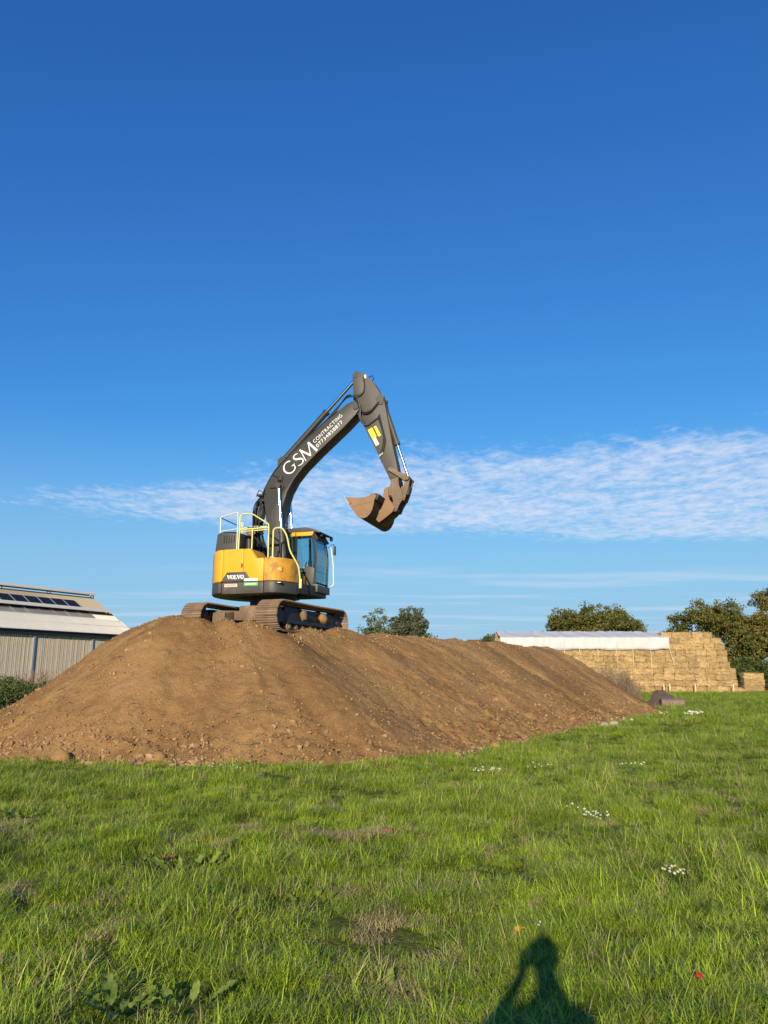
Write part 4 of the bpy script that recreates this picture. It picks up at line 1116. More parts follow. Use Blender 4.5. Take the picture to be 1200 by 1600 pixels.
tag(obj('straw_heap', sw, M['straw']), 'low spread of loose straw at the right edge beyond the small pile', 'straw')

# ------------------------------------------------------------------ old buckets on the grass
def old_bucket(name, loc, rz, W2, H2, label, mat, ears=True):
    root = empty(name, loc, rz); tag(root, label, 'bucket', 'old excavator buckets on the grass')
    n = 12
    # profile in (y,z): mouth to the back (+y), rounded belly to the front
    pr = [(.75, .02), (.2, .0), (-.25, .02), (-.48, .14), (-.56, .34), (-.50, .54), (-.32, .66), (-.05, .70), (.2, .66)]
    pr = [(a * H2 / .7, b_ * H2 / .7) for a, b_ in pr]
    inn_ = [(a * .93 + .02, b_ * .92 + .025) for a, b_ in pr]
    def prx(mb, pts, x0, x1):
        k = len(pts); vs = [(x0, a, b_) for a, b_ in pts] + [(x1, a, b_) for a, b_ in pts]
        return mb.add(vs, [tuple(range(k)), tuple(range(2 * k - 1, k - 1, -1))] + [(i, k + i, k + (i + 1) % k, (i + 1) % k) for i in range(k)])
    prx_ = MB(); prx(prx_, pr + inn_[::-1], -W2 / 2 + .02, W2 / 2 - .02); obj('shell', prx_, mat, root, smooth=40)
    for x in (-W2 / 2, W2 / 2 - .035):
        sp2 = MB(); prx(sp2, pr + [(pr[-1][0] + .1, pr[-1][1] * .6), (.5 * H2 / .7, .3 * H2 / .7)], x, x + .035); obj('side_plate', sp2, mat, root, bevel=.006)
    ce2 = MB(); ce2.box(-W2 / 2 - .02, W2 / 2 + .02, -.62 * H2 / .7, -.42 * H2 / .7, .0, .05); obj('cutting_edge', ce2, M['galv'], root)
    if ears:
        for x in (-.22, .18):
            e2 = MB(); prx(e2, [(-.34 * H2 / .7, .60 * H2 / .7), (-.2, .86 * H2 / .7), (.05, .90 * H2 / .7), (.3, .8 * H2 / .7), (.4, .60 * H2 / .7)], x, x + .09); obj('hanger_ear', e2, mat, root, bevel=.01)
        e2 = MB(); e2.cyl((-.26, 0, .80 * H2 / .7), (.3, 0, .80 * H2 / .7), .05, 10); obj('hanger_pin', e2, mat, root)
    return root
M['rustold'] = worn('old_rusty_steel', (0.20, 0.135, 0.10), (0.30, 0.24, 0.18), .45, 3, .85)
M['rustdark'] = worn('dark_rusty_steel', (0.11, 0.075, 0.062), (0.2, 0.15, 0.11), .35, 3, .85)
old_bucket('excavator_bucket', (15.98, 43.9, -.01), R(-8), 1.2, .50, 'low wide rusty bucket lying on the grass, in front of the other bucket', M['rustold'], False)
old_bucket('excavator_bucket', (15.72, 44.95, -.01), R(34), 1.0, .74, 'taller dark rusty bucket with hanger ears, behind the low wide bucket', M['rustdark'], True)

# ------------------------------------------------------------------ trees
def leaves_mesh(name, centres, radii, per, size, mat, flat=.75, tones=None):
    n = len(centres)
    C_ = np.repeat(centres, per, 0); Rr = np.repeat(radii, per)
    d = rng.normal(size=(n * per, 3)); d /= np.linalg.norm(d, axis=1)[:, None]
    p = C_ + d * (Rr * rng.random(n * per) ** .45)[:, None] * np.array([1, 1, flat])
    a = rng.normal(size=(n * per, 3)); a /= np.linalg.norm(a, axis=1)[:, None]
    b2 = np.cross(a, rng.normal(size=(n * per, 3))); b2 /= np.linalg.norm(b2, axis=1)[:, None]
    s = size * rng.uniform(.6, 1.35, n * per)[:, None]
    V = np.stack([p - a * s, p + b2 * s * .55 - a * s * .1, p + a * s, p - b2 * s * .55 + a * s * .1], 1).reshape(-1, 3)
    F = np.arange(n * per * 4).reshape(-1, 4)
    me = np_mesh(name, V, F, mat, False)
    tn = rng.random(n) if tones is None else tones
    np_attr(me, 'tone', np.repeat(np.repeat(tn, per), 4)); return me
def tree(name, loc, lobes, label, mat, cat='tree', group=None, clump=.9, per=46, leaf=.16, dens=1.0, trunk_r=.35, bark=None, trunk_h=None):
    """lobes: (dx, dy, z, rx, ry, rz) ellipsoids of foliage"""
    root = empty(name, loc); tag(root, label, cat, group)
    cs_, rs_ = [], []
    for (dx, dy, z, rx, ry, rz_) in lobes:
        k = int(dens * 3.2 * (rx * ry + rx * rz_ + ry * rz_) / clump ** 2)
        d = rng.normal(size=(k, 3)); d /= np.linalg.norm(d, axis=1)[:, None]
        rad = rng.uniform(.55, 1.02, (k, 1))
        cs_.append(np.array([dx, dy, z]) + d * rad * np.array([rx, ry, rz_])); rs_.append(clump * rng.uniform(.45, 1.1, k))
    cs_ = np.concatenate(cs_); rs_ = np.concatenate(rs_)
    ok = cs_[:, 2] > .4; cs_, rs_ = cs_[ok], rs_[ok]
    link('crown', leaves_mesh('crown', cs_, rs_, per, leaf, mat), root)
    tk = MB(); th = trunk_h or min(l_[2] for l_ in lobes)
    tk.tube([(0, 0, -.1), (.05 * th, 0, th * .5), (0, .1, th)], [trunk_r * 1.25, trunk_r, trunk_r * .8], 8)
    tr_ = obj('trunk', tk, bark or M['bark'], root)
    lm = MB()
    for (dx, dy, z, rx, ry, rz_) in lobes:
        lm.tube(smooth_path([(0, .05, th * .75), (dx * .45, dy * .45, (th + z) / 2), (dx, dy, z), (dx * 1.15, dy, z + rz_ * .6)], 4), [trunk_r * .5] * 5 + [trunk_r * .3] * 5 + [trunk_r * .1] * 3, 6)
    obj('limb', lm, bark or M['bark'], root)
    return root
M['bark'] = plain('grey_bark', (.12, .095, .07), .95, 0, .3, 3)
M['oak'] = leafy('oak_leaf', (.06, .085, .018), (.24, .205, .045), .5, .25, 'tone')
M['oak2'] = leafy('turning_oak_leaf', (.07, .09, .018), (.31, .23, .045), .5, .25, 'tone')
M['willow'] = leafy('grey_green_leaf', (.075, .095, .045), (.17, .17, .095), .6, .25, 'tone')
M['dkgreen'] = leafy('dark_green_leaf', (.045, .075, .018), (.14, .175, .045), .6, .25, 'tone')
M['yelgreen'] = leafy('yellow_green_leaf', (.08, .11, .025), (.20, .20, .05), .6, .3, 'tone')
rt = random.Random(21)
def cluster(w_, h0, h1, n, r0, r1, depth=3):
    o_ = []
    for i in range(n):
        a = rt.uniform(-1, 1); zt = h0 + (h1 - h0) * rt.random() * (1 - .55 * abs(a) ** 2.2)
        r_ = rt.uniform(r0, r1); o_.append((a * (w_ - r_ * .6), rt.uniform(-depth, depth), min(zt, h1 - r_ * .8), r_, r_, r_ * rt.uniform(.7, .95)))
    return o_
tree('oak_tree', (29.3, 108, 0), cluster(7.0, 4.5, 11.6, 15, 1.5, 2.5) + [(0.2, 0, 9.9, 2.6, 2.4, 1.9), (2.6, 0, 9.6, 2.4, 2.2, 1.7), (-4.8, -.5, 8.3, 2.1, 2, 1.5), (-6.3, 0, 7.5, 1.2, 1.2, .9), (-2.4, 0, 9.2, 1.8, 1.8, 1.5), (5.2, 0, 8.4, 1.8, 1.8, 1.4)],
     'spreading oak tree rising behind the white sheet on the stack', M['oak'], group='oak trees behind the straw stack', dens=.8)
tree('oak_tree', (46.5, 110, 0), cluster(6.8, 3.2, 11.6, 18, 1.5, 2.6) + [(-4.6, 0, 9.0, 1.9, 1.8, 1.6), (-1.2, 0, 10.6, 2.2, 2.0, 1.7), (2.4, 0, 10.9, 2.2, 2, 1.7), (-6.0, 0, 7.2, 1.3, 1.2, 1.0)],
     'broad oak tree behind the right end of the straw stack', M['oak'], group='oak trees behind the straw stack', dens=.8)
tree('oak_tree', (57.5, 109, 0), cluster(6.8, 3.0, 13.8, 22, 1.6, 2.7) + [(-3.4, 0, 12.4, 2.1, 2, 1.6), (-5.2, -1, 9.0, 2.0, 2, 1.5), (-5.8, -1, 5.5, 1.8, 1.6, 1.4), (-1.5, 0, 12.3, 2, 2, 1.5)],
     'tallest oak at the right edge, its leaves turning yellow', M['oak2'], group='oak trees behind the straw stack', dens=.8)
tree('field_tree', (40.5, 128, 0), cluster(4.5, 3, 8.0, 9, 1.4, 2.2), 'low dark tree in the gap between the two oaks behind the stack', M['dkgreen'])
for k, (x, y, w_, h_, lb) in enumerate(((49.5, 104, 3.2, 4.0, 'dark hedge bush directly behind the small three-bale pile'), (44.6, 105, 2.6, 3.6, 'dark hedge bush between the straw stack and the small pile'), (54.2, 103, 3.2, 3.4, 'green hedge bush at the right edge under the tallest oak'))):
    tree('hedge_bush', (x, y, 0), cluster(w_, .8, h_, 10, .9, 1.5, 1.4), lb, M['dkgreen'], 'bush', 'hedge under the oaks', .7, 40, .14, 1.2, .12, trunk_h=1.0)
tree('round_tree', (1.95, 62, 0), [(0.1, 0, 5.55, 1.5, 1.5, 1.6), (-.5, 0, 5.3, 1.0, 1, 1.3), (.8, .1, 5.0, 1.1, 1, 1.3), (0, 0, 4.0, 1.95, 1.6, 1.5), (-1.0, 0, 4.6, .8, .8, 1.0)],
     'dense round grey-green tree just behind the soil heap', M['willow'], clump=.5, per=40, leaf=.10, dens=1.1, trunk_r=.15)
tree('thin_tree', (-.75, 64, 0), [(.2, 0, 6.5, .8, .7, .7), (-.5, 0, 6.3, .5, .5, .5), (-.1, 0, 5.1, 1.5, 1, .7), (.6, 0, 5.6, .8, .8, .8)],
     'thin airy young tree left of the round tree behind the heap', M['yelgreen'], clump=.5, per=26, leaf=.09, dens=.75, trunk_r=.08)
tree('hedge_bush', (-1.9, 61, 0), [(0.2, 0, 4.2, 1.0, .8, 1.1), (-.9, 0, 3.6, .8, .7, .9), (1.0, 0, 4.5, .9, .8, 1.0)], 'low dark bush showing over the heap left of the thin tree', M['dkgreen'], 'bush', None, .5, 36, .10, 1.1, .08)
tree('hedge_bush', (6.35, 82, 0), [(0, 0, 4.2, 1.0, .8, 1.1), (.9, 0, 3.8, .7, .7, .9)], 'small dark treetop peeping over the middle of the heap', M['dkgreen'], 'bush', None, .5, 30, .11, 1.0, .1)
tree('field_tree', (12.3, 96, 0), [(0, 0, 5.2, 1.2, 1, 1.3), (-1.0, 0, 4.6, 1.0, 1, 1.1), (.9, 0, 5.6, 1.0, 1, 1.1), (0, 0, 3.5, 1.6, 1, 1.4)], 'dark tree at the left end of the straw stack', M['dkgreen'], 'tree', None, .6, 40, .13, 1.2, .15)

# ------------------------------------------------------------------ weeds and brambles
def stems(name, pts, hmin, hmax, mat, parent=None, r=.012, lean=.25, side=3):
    """upright dead stems with short side shoots"""
    mb = MB()
    for (x, y, z) in pts:
        h = rh.uniform(hmin, hmax); a = rh.uniform(0, 6.28); l_ = rh.uniform(0, lean) * h
        tip = Vector((x + math.cos(a) * l_, y + math.sin(a) * l_, z + h)); base = Vector((x, y, z - .05))
        mb.tube([base, base.lerp(tip, .5) + Vector((0, 0, .03)), tip], [r, r * .8, r * .35], 3, False)
        for k in range(side):
            q = base.lerp(tip, rh.uniform(.45, .95)); b2 = rh.uniform(0, 6.28); s2 = rh.uniform(.08, .25) * h
            mb.tube([q, q + Vector((math.cos(b2) * s2 * .6, math.sin(b2) * s2 * .6, s2 * .8))], [r * .6, r * .3], 3, False)
    return obj(name, mb, mat, parent, smooth=None)
M['deadstem'] = plain('dry_stem', (.19, .135, .09), .95, 0, .45, 1.5)
M['deadbrown'] = plain('brown_dry_stem', (.19, .12, .075), .95, 0, .4, 1.5)
dw = empty('dry_weeds', (13.3, 60, 0)); tag(dw, 'thicket of dry grey-brown weeds between the heap and the straw stack', 'weeds')
pts = []
for i in range(900):
    u_ = rh.uniform(868, 996); y = rh.uniform(52, 62); x = (u_ - 600) / 1217 * y
    if u_ > 985 and rh.random() < .6: continue
    pts.append((x - 13.3, y - 60, 0))
hfun = [(p, max(.6, (1.9 - .8 * max(0, (600 + 1217 * (p[0] + 13.3) / (p[1] + 60)) - 950) / 40) )) for p in pts]
for lo_, hi_ in ((0, 1.3), (1.3, 3)):
    sel = [p for p, h in hfun if lo_ <= h < hi_]
    if sel: o = stems('weed_stems', sel, (.8 if hi_ > 2 else .5), (2.35 if hi_ > 2 else 1.3), M['deadstem'], dw, .013, .25, 6); tag(o, kind='stuff')
cs_ = np.array([(p[0] + rh.uniform(-.2, .2), p[1], rh.uniform(.2, 1.5)) for p in rh.sample(pts, 260)])
link('weed_leaves', leaves_mesh('weed_leaves', cs_, np.full(len(cs_), .4), 30, .03, leafy('dry_weed_leaf', (.10, .07, .045), (.22, .155, .10), 1, .2, 'tone')), dw)["kind"] = 'stuff'
brm = empty('bramble_bush', (-19.0, 37.5, 0)); tag(brm, 'dark green bramble thicket at the foot of the barn wall', 'bramble')
cs_ = []
for i in range(330):
    u_ = rh.uniform(-90, 110); y = rh.uniform(35.5, 39.5); x = (u_ - 600) / 1215 * y
    h = (1.45 + .2 * math.sin(u_ * .09)) * max(.35, 1 - max(0, u_ - 40) / 150)
    cs_.append((x + 19.0, y - 37.5, rh.uniform(.1, h)))
cs_ = np.array(cs_)
link('foliage', leaves_mesh('foliage', cs_, np.full(len(cs_), .42), 80, .055, M['dkgreen']), brm)
stems('bramble_stems', [tuple(c_ * np.array([1, 1, 0])) for c_ in cs_[::4]], .8, 1.6, M['deadbrown'], brm, .014, .5, 3)["kind"] = 'stuff'
dn = empty('dry_weeds', (-16.5, 40, 0)); tag(dn, 'brown dead stalks standing before the barn wall beside the bramble', 'weeds')
pts = []
for i in range(340):
    u_ = rh.uniform(40, 190); y = rh.uniform(38.5, 42); x = (u_ - 600) / 1215 * y
    pts.append((x + 16.5, y - 40, 0))
stems('weed_stems', pts, 1.0, 2.05, M['deadbrown'], dn, .014, .3, 4)["kind"] = 'stuff'
cs_ = np.array([(p[0], p[1], rh.uniform(.3, 1.5)) for p in pts[::2]])
link('weed_leaves', leaves_mesh('weed_leaves', cs_, np.full(len(cs_), .32), 26, .028, leafy('brown_weed_leaf', (.09, .06, .035), (.19, .13, .075), 1, .2, 'tone')), dn)["kind"] = 'stuff'
tn = empty('tall_weed', (-17.6, 35.8, 0)); tag(tn, 'tall thin seeded weed against the boards at the left edge', 'weed')
stems('stalk', [(-.05, 0, 0), (.03, .05, 0), (.1, 0, 0)], 1.9, 2.5, M['deadbrown'], tn, .012, .05, 9)

# ------------------------------------------------------------------ grass
M['grass'] = leafy('grass_blade', (.048, .118, .006), (.49, .63, .042), .7, .2, 'tone', .5)
_mm = [n for n in M['grass'].node_tree.nodes if n.type == 'MATH' and n.operation == 'MULTIPLY_ADD'][0]; _mm.inputs[1].default_value = .30
_tm = _mm.inputs[2].links[0].from_node; _tm.inputs[1].default_value = .72
def grass_mat():
    m = M['grass']; t = NT(m.node_tree)
    p = [n for n in t.n if n.type == 'BSDF_PRINCIPLED'][0]; tr = [n for n in t.n if n.type == 'BSDF_TRANSLUCENT'][0]
    base = p.inputs['Base Color'].links[0].from_socket
    pos = t.new('ShaderNodeNewGeometry').outputs['Position']
    a = t.noise(pos, 1.7, 5, .65); b_ = t.noise(pos, .28, 3, .5); c_ = t.noise(t.mapping(pos, (1, 1, .3)), 4.5, 4, .6)
    col = t.mix(t.ramp(a, .55, .72, 0, .6), base, (.33, .29, .095))
    col = t.mix(t.ramp(c_, .34, .50, .75, 0), col, (.05, .095, .010))
    col = t.mix(t.ramp(b_, .40, .64, 0, .35), col, (.15, .235, .020))
    t.link(col, p.inputs['Base Color']); t.link(col, tr.inputs[0])
grass_mat()
M['grassdry'] = leafy('dry_grass_blade', (.36, .29, .12), (.58, .47, .22), .7, .3, 'tone', .6)
def tuft_mesh(seed, nb, rad, lmin, lmax, dry=.06, lay=.5):
    """arching blades; lay = how far they lean over"""
    r_ = np.random.default_rng(seed); V = []; F = []; T = []; mi = []
    wind = r_.uniform(0, 6.28)
    for k in range(nb):
        a = r_.uniform(0, 6.28); d = rad * math.sqrt(r_.random()); bx, by = math.cos(a) * d, math.sin(a) * d
        L = r_.uniform(lmin, lmax); az_ = wind + r_.normal() * .8 if r_.random() < .5 else r_.uniform(0, 6.28)
        th = r_.uniform(0, .9) + lay * .25; curl = r_.uniform(.1, 1.2) * (.5 + lay); wd = r_.uniform(.0012, .0028)
        dx, dy = math.cos(az_), math.sin(az_); sx, sy = -dy * wd, dx * wd
        o_ = len(V); tn = r_.random(); x, y, z = bx, by, 0.
        for i in range(4):
            wv = (1.0, .95, .7, 0)[i]
            if i < 3: V += [(x - sx * wv, y - sy * wv, z), (x + sx * wv, y + sy * wv, z)]
            else: V.append((x, y, z))
            q = th + curl * (i / 3.)
            x += dx * math.sin(q) * L / 3; y += dy * math.sin(q) * L / 3; z = max(z + math.cos(q) * L / 3, .004)
        T += [tn] * 7
        F += [(o_, o_ + 1, o_ + 3, o_ + 2), (o_ + 2, o_ + 3, o_ + 5, o_ + 4), (o_ + 4, o_ + 5, o_ + 6)]
        mi += [int(tn < dry)] * 3
    me = bpy.data.meshes.new('grass_tuft'); me.from_pydata(V, [], F); me.materials.append(M['grass']); me.materials.append(M['grassdry'])
    me.polygons.foreach_set('material_index', mi); np_attr(me, 'tone', T); return me
tuft_col = bpy.data.collections.new('grass_tufts')
specs = [(110, .12, .04, .10, .10, 1.4), (110, .12, .05, .12, .08, 1.7), (100, .12, .04, .09, .28, 1.6), (110, .10, .07, .17, .04, 1.3), (120, .13, .03, .08, .12, 1.8), (26, .10, .10, .22, .55, .7), (90, .12, .04, .11, 1.1, 1.9)]
for i, sp3 in enumerate(specs):
    tuft_col.objects.link(bpy.data.objects.new('grass_tuft_%d' % i, tuft_mesh(40 + i, *sp3)))
PT = []; SC = []; IX = []
DOCKS = [(-1.32, 4.26, .2), (-1.02, 4.38, .17), (-1.75, 7.22, .42), (-2.15, 7.4, .2), (-.55, 6.2, .25), (-4.35, 9.65, .34), (.02, 4.62, .22), (2.45, 6.98, .2), (2.05, 5.6, .12), (.1, 4.8, .12)]
def scatter(y0, y1, per_m2, smin, smax, wide=0.6, extra=1.6):
    W3 = wide * y1 + extra; n = int((y1 - y0) * 2 * W3 * per_m2)
    x = rng.uniform(-W3, W3, n); y = rng.uniform(y0, y1, n)
    ok = np.abs(x) < wide * y + extra
    hh = heap_raw(x, y)[0]; hh2 = heap_h(x, y)[0]
    edge_ = vnoise(x * 1.6, y * 1.6) * .2 + vnoise(x * 5, y * 5) * .1
    ok &= (hh < -.13 + edge_ * 1.1) & (hh2 < .03)
    bare_ = vnoise(x * .9 + 4, y * .9) * 2.2 - 1.2
    strip = np.exp(-(((x + .75) / .75) ** 2 + ((y - 8.9 - .1 * x) / .42) ** 2))
    ok &= rng.random(n) > np.clip(np.maximum(bare_ * .9, strip * 1.2), 0, .95)
    for (dx_, dy_, dr_) in DOCKS: ok &= (np.hypot((x - dx_), (y - dy_) * .8) > dr_ * rng.uniform(.5, 1.1, n))
    thick = .5 + .5 * vnoise(x * 1.1 + 9, y * 1.1)
    ok &= rng.random(n) < .30 + .9 * thick
    x, y, thick = x[ok], y[ok], thick[ok]
    s = rng.uniform(smin, smax, len(x)) * (.45 + .95 * thick)
    tall = vnoise(x * .7 - 5, y * .7) + .5 * rng.normal(size=len(x)) * .5
    ix = np.where(tall > .55, np.where(rng.random(len(x)) < .75, 3, 5), rng.choice([0, 1, 2, 4], len(x)))
    ix = np.where(rng.random(len(x)) < .05, 5, ix)
    PT.append(np.stack([x, y, ground_z(x, y) - .005], -1)); SC.append(s); IX.append(ix)
scatter(2.2, 7, 190, .75, 1.25, .62, 1.2)
scatter(7, 12, 130, .8, 1.35)
scatter(12, 20, 70, .95, 1.6)
scatter(20, 40, 24, 1.3, 2.2)
scatter(40, 90, 6, 1.8, 3.0, .56)
# tussocks of longer, darker grass
nt = 900; yy = 3.6 + 30 * rng.random(nt) ** 1.7; xx = rng.uniform(-1, 1, nt) * (.6 * yy + 1)
ok = (heap_raw(xx, yy)[0] < -.35) & (vnoise(xx * .35 + 7, yy * .35) > -.25)
for (dx_, dy_, dr_) in DOCKS: ok &= np.hypot(xx - dx_, yy - dy_) > dr_ + .12
xx, yy = xx[ok], yy[ok]; k_ = 7
ox = np.repeat(xx, k_) + rng.normal(0, .07, len(xx) * k_); oy = np.repeat(yy, k_) + rng.normal(0, .07, len(xx) * k_)
PT.append(np.stack([ox, oy, ground_z(ox, oy)], -1)); SC.append(np.repeat(rng.uniform(.8, 1.35, len(xx)), k_)); IX.append(np.where(rng.random(len(ox)) < .85, 3, 5))
# dry flattened grass: the pale strip in the middle and scattered patches
n6 = 170; x6 = rng.uniform(-1.65, -.02, n6); y6 = 8.92 + .1 * x6 + rng.normal(0, .11, n6)
m6 = 9000; q6 = 3.6 + 20 * rng.random(m6) ** 1.4; p6 = rng.uniform(-1, 1, m6) * (.6 * q6 + 1)
k6 = (vnoise(p6 * 1.25 + 31, q6 * 1.25) + .35 * vnoise(p6 * 4, q6 * 4 + 9) > .62) & (heap_raw(p6, q6)[0] < -.25)
x6 = np.concatenate([x6, p6[k6]]); y6 = np.concatenate([y6, q6[k6]])
PT.append(np.stack([x6, y6, ground_z(x6, y6) + .012], -1)); SC.append(rng.uniform(.7, 1.15, len(x6))); IX.append(np.full(len(x6), 6))
PT = np.concatenate(PT); SC = np.concatenate(SC); IX = np.concatenate(IX)
me = bpy.data.meshes.new('grass'); me.vertices.add(len(PT)); me.vertices.foreach_set('co', PT.astype(np.float32).ravel())
np_attr(me, 'scl', SC)
a_ = me.attributes.new('idx', 'INT', 'POINT'); a_.data.foreach_set('value', IX.astype(np.int32))
a_ = me.attributes.new('rot', 'FLOAT_VECTOR', 'POINT')
a_.data.foreach_set('vector', np.stack([rng.normal(0, .12, len(PT)), rng.normal(0, .12, len(PT)), rng.uniform(0, 6.28, len(PT))], -1).astype(np.float32).ravel())
grass = link('grass', me); tag(grass, 'rough green meadow grass covering the field', 'grass', kind='stuff')
ng = bpy.data.node_groups.new('grass_scatter', 'GeometryNodeTree')
ng.interface.new_socket('Geometry', in_out='INPUT', socket_type='NodeSocketGeometry')
ng.interface.new_socket('Geometry', in_out='OUTPUT', socket_type='NodeSocketGeometry')
gi = ng.nodes.new('NodeGroupInput'); go = ng.nodes.new('NodeGroupOutput')
ci = ng.nodes.new('GeometryNodeCollectionInfo'); ci.inputs['Collection'].default_value = tuft_col
ci.inputs['Separate Children'].default_value = True; ci.inputs['Reset Children'].default_value = True
ip = ng.nodes.new('GeometryNodeInstanceOnPoints'); ip.inputs['Pick Instance'].default_value = True
def named(nm, ty):
    nd = ng.nodes.new('GeometryNodeInputNamedAttribute'); nd.data_type = ty; nd.inputs['Name'].default_value = nm; return nd.outputs['Attribute']
ng.links.new(gi.outputs[0], ip.inputs['Points']); ng.links.new(ci.outputs[0], ip.inputs['Instance'])
ng.links.new(named('idx', 'INT'), ip.inputs['Instance Index']); ng.links.new(named('rot', 'FLOAT_VECTOR'), ip.inputs['Rotation']); ng.links.new(named('scl', 'FLOAT'), ip.inputs['Scale'])
ng.links.new(ip.outputs[0], go.inputs[0])
grass.modifiers.new('scatter', 'NODES').node_group = ng
print('tufts', len(PT))

# ------------------------------------------------------------------ broad-leaved weeds, flowers and fallen leaves
def gz(x, y): return float(ground_z(np.array(x), np.array(y)))
M['dock'] = leafy('dock_leaf', (.10, .165, .022), (.27, .34, .065), 14, .25, None, .75)
M['dockred'] = leafy('withered_dock_leaf', (.22, .06, .03), (.32, .16, .06), 6, .2, None, .6)
def leaf_mesh(L, W4, bend_, seed, mat):
    r_ = random.Random(seed); n = 9; V = []; F = []
    for i in range(n + 1):
        t_ = i / n; wv = W4 * (math.sin(math.pi * min(1, t_ * .97 + .03)) ** .7) * (1 - .25 * t_) if t_ > .12 else W4 * .12
        if i == n: wv = .002
        x = L * t_; z = L * (.62 * t_ - bend_ * t_ * t_)
        wob = .30 * W4 * math.sin(i * 2.3 + seed) * r_.uniform(.4, 1.3); wv *= r_.uniform(.86, 1.06)
        V += [(x, -wv, z + .28 * wv + wob), (x, 0, z - .10 * wv), (x, wv, z + .28 * wv - wob)]
    for i in range(n):
        for j in range(2): F.append((i * 3 + j, (i + 1) * 3 + j, (i + 1) * 3 + j + 1, i * 3 + j + 1))
    me = bpy.data.meshes.new('leaf'); me.from_pydata(V, [], F); me.materials.append(mat)
    me.polygons.foreach_set('use_smooth', [True] * len(F)); return me
rp_ = random.Random(31)
def dock(x, y, n, L0, L1, label, spread=.0, red=0):
    root = empty('dock_plant', (x, y, gz(x, y))); tag(root, label, 'weed', 'broad-leaved weeds in the grass')
    for k in range(n):
        L = rp_.uniform(L0 * .55, L1 * .92)
        o = link('leaf', leaf_mesh(L, L * rp_.uniform(.17, .26), rp_.uniform(.1, .6), k, M['dockred'] if k < red else M['dock']), root)
        a = 6.283 * k / n + rp_.uniform(-.4, .4); d = spread * rp_.random()
        o.location = (math.cos(a) * d * 1.8, math.sin(a) * d, .01); o.rotation_euler = (rp_.uniform(-.25, .25), rp_.uniform(-.45, .15), a)
dock(-1.32, 4.30, 10, .14, .23, 'large dock plant with big pale leaves at the bottom left corner', .07)
dock(-1.02, 4.42, 8, .11, .19, 'dock plant just right of the biggest one at the bottom left', .10)
dock(-1.75, 7.3, 18, .13, .21, 'wide clump of dock leaves with a reddish leaf left of centre', .24, 2)
dock(-2.15, 7.45, 6, .12, .18, 'small dock at the left of the wide clump', .12, 1)
dock(-.55, 6.25, 9, .10, .17, 'low dark dock near the middle of the foreground', .16)
dock(-4.35, 9.75, 9, .15, .26, 'dock plant by the left edge halfway up the grass', .14)
dock(.02, 4.7, 6, .08, .14, 'small broad-leaved weed by a bare patch near the bottom centre', .10)
dock(-1.05, 6.9, 5, .08, .13, 'tiny dock between the wide clump and the middle one', .10, 1)
M['petal'] = plain('white_petal', (.66, .65, .58), .6, 0, .05)
M['disc'] = plain('yellow_flower_centre', (.70, .48, .05), .7)
M['stem'] = plain('green_stem', (.09, .14, .03), .7)
def flowers(x, y, n, rx, ry, hz_, size, label):
    root = empty('white_flowers', (x, y, gz(x, y))); tag(root, label, 'flowers', 'clumps of white flowers in the grass')
    pe, di, ste = MB(), MB(), MB()
    for k in range(n):
        a = rp_.uniform(0, 6.28); d = math.sqrt(rp_.random()); p = Vector((math.cos(a) * d * rx, math.sin(a) * d * ry, hz_ * rp_.uniform(.7, 1.25)))
        tl = Vector((rp_.uniform(-.3, .3), -.75 + rp_.uniform(-.3, .3), .8)).normalized(); s_ = size * rp_.uniform(.7, 1.2)
        u1 = tl.cross(Vector((1, 0, 0))).normalized(); u2 = tl.cross(u1)
        for q in range(9):
            b2 = q * 6.283 / 9; e = u1 * math.cos(b2) + u2 * math.sin(b2); f = u1 * -math.sin(b2) + u2 * math.cos(b2)
            pe.add([p + e * s_ * .25 - f * s_ * .12, p + e * s_ - f * s_ * .16, p + e * s_ * 1.06, p + e * s_ + f * s_ * .16, p + e * s_ * .25 + f * s_ * .12], [(0, 1, 2, 3, 4)])
        di.ball(p + tl * .003, s_ * .34, 7, 4)
        ste.tube([(p.x * .8, p.y * .8, -.01), p], .0018, 4, False)
    obj('petals', pe, M['petal'], root, smooth=None)['kind'] = 'stuff'; obj('flower_centres', di, M['disc'], root)['kind'] = 'stuff'; obj('stems', ste, M['stem'], root)['kind'] = 'stuff'
flowers(2.45, 9.40, 18, .16, .20, .13, 0.0136, 'clump of white daisies right of centre in the mid grass')
flowers(2.33, 9.95, 3, .08, .2, .12, 0.0120, 'few white daisies just behind the right-hand clump')
flowers(1.73, 13.9, 19, .30, .12, .13, 0.0152, 'row of white daisies nearest the foot of the heap')
flowers(2.75, 14.4, 7, .3, .12, .13, 0.0136, 'thin scatter of daisies between the two far clumps')
flowers(4.5, 14.5, 11, .26, .14, .13, 0.0144, 'white daisies at the far right of the mid grass')
flowers(13.0, 33.3, 43, .38, .2, .22, 0.0400, 'bright white flower clump in the grass below the old buckets')
flowers(12.0, 34.0, 6, .3, .2, .18, 0.0320, 'few white flowers left of the bright clump below the buckets')
flowers(8.6, 28.9, 8, .5, .2, .16, 0.0280, 'white flowers beside the two stones near the heap end')
flowers(2.5, 7.05, 14, .14, .10, .07, 0.0120, 'pale withered flowers on a bare patch at the right')
flowers(-2.9, 14.25, 9, .5, .1, .13, 0.0128, 'sparse white flowers along the front foot of the heap')
flowers(.98, 5.45, 3, .05, .06, .10, 0.0072, 'tiny pale flowers above the photographer shadow')
def fallen(x, y, z, s_, col, label, rz=0.):
    root = link('fallen_leaf', leaf_mesh(s_, s_ * .42, .65, 3, leafy(label[:10], tuple(c * .8 for c in col), col, 8, .2, None, .6)))
    root.location = (x, y, gz(x, y) + z); root.rotation_euler = (.25, -.35, rz); tag(root, label, 'leaf')
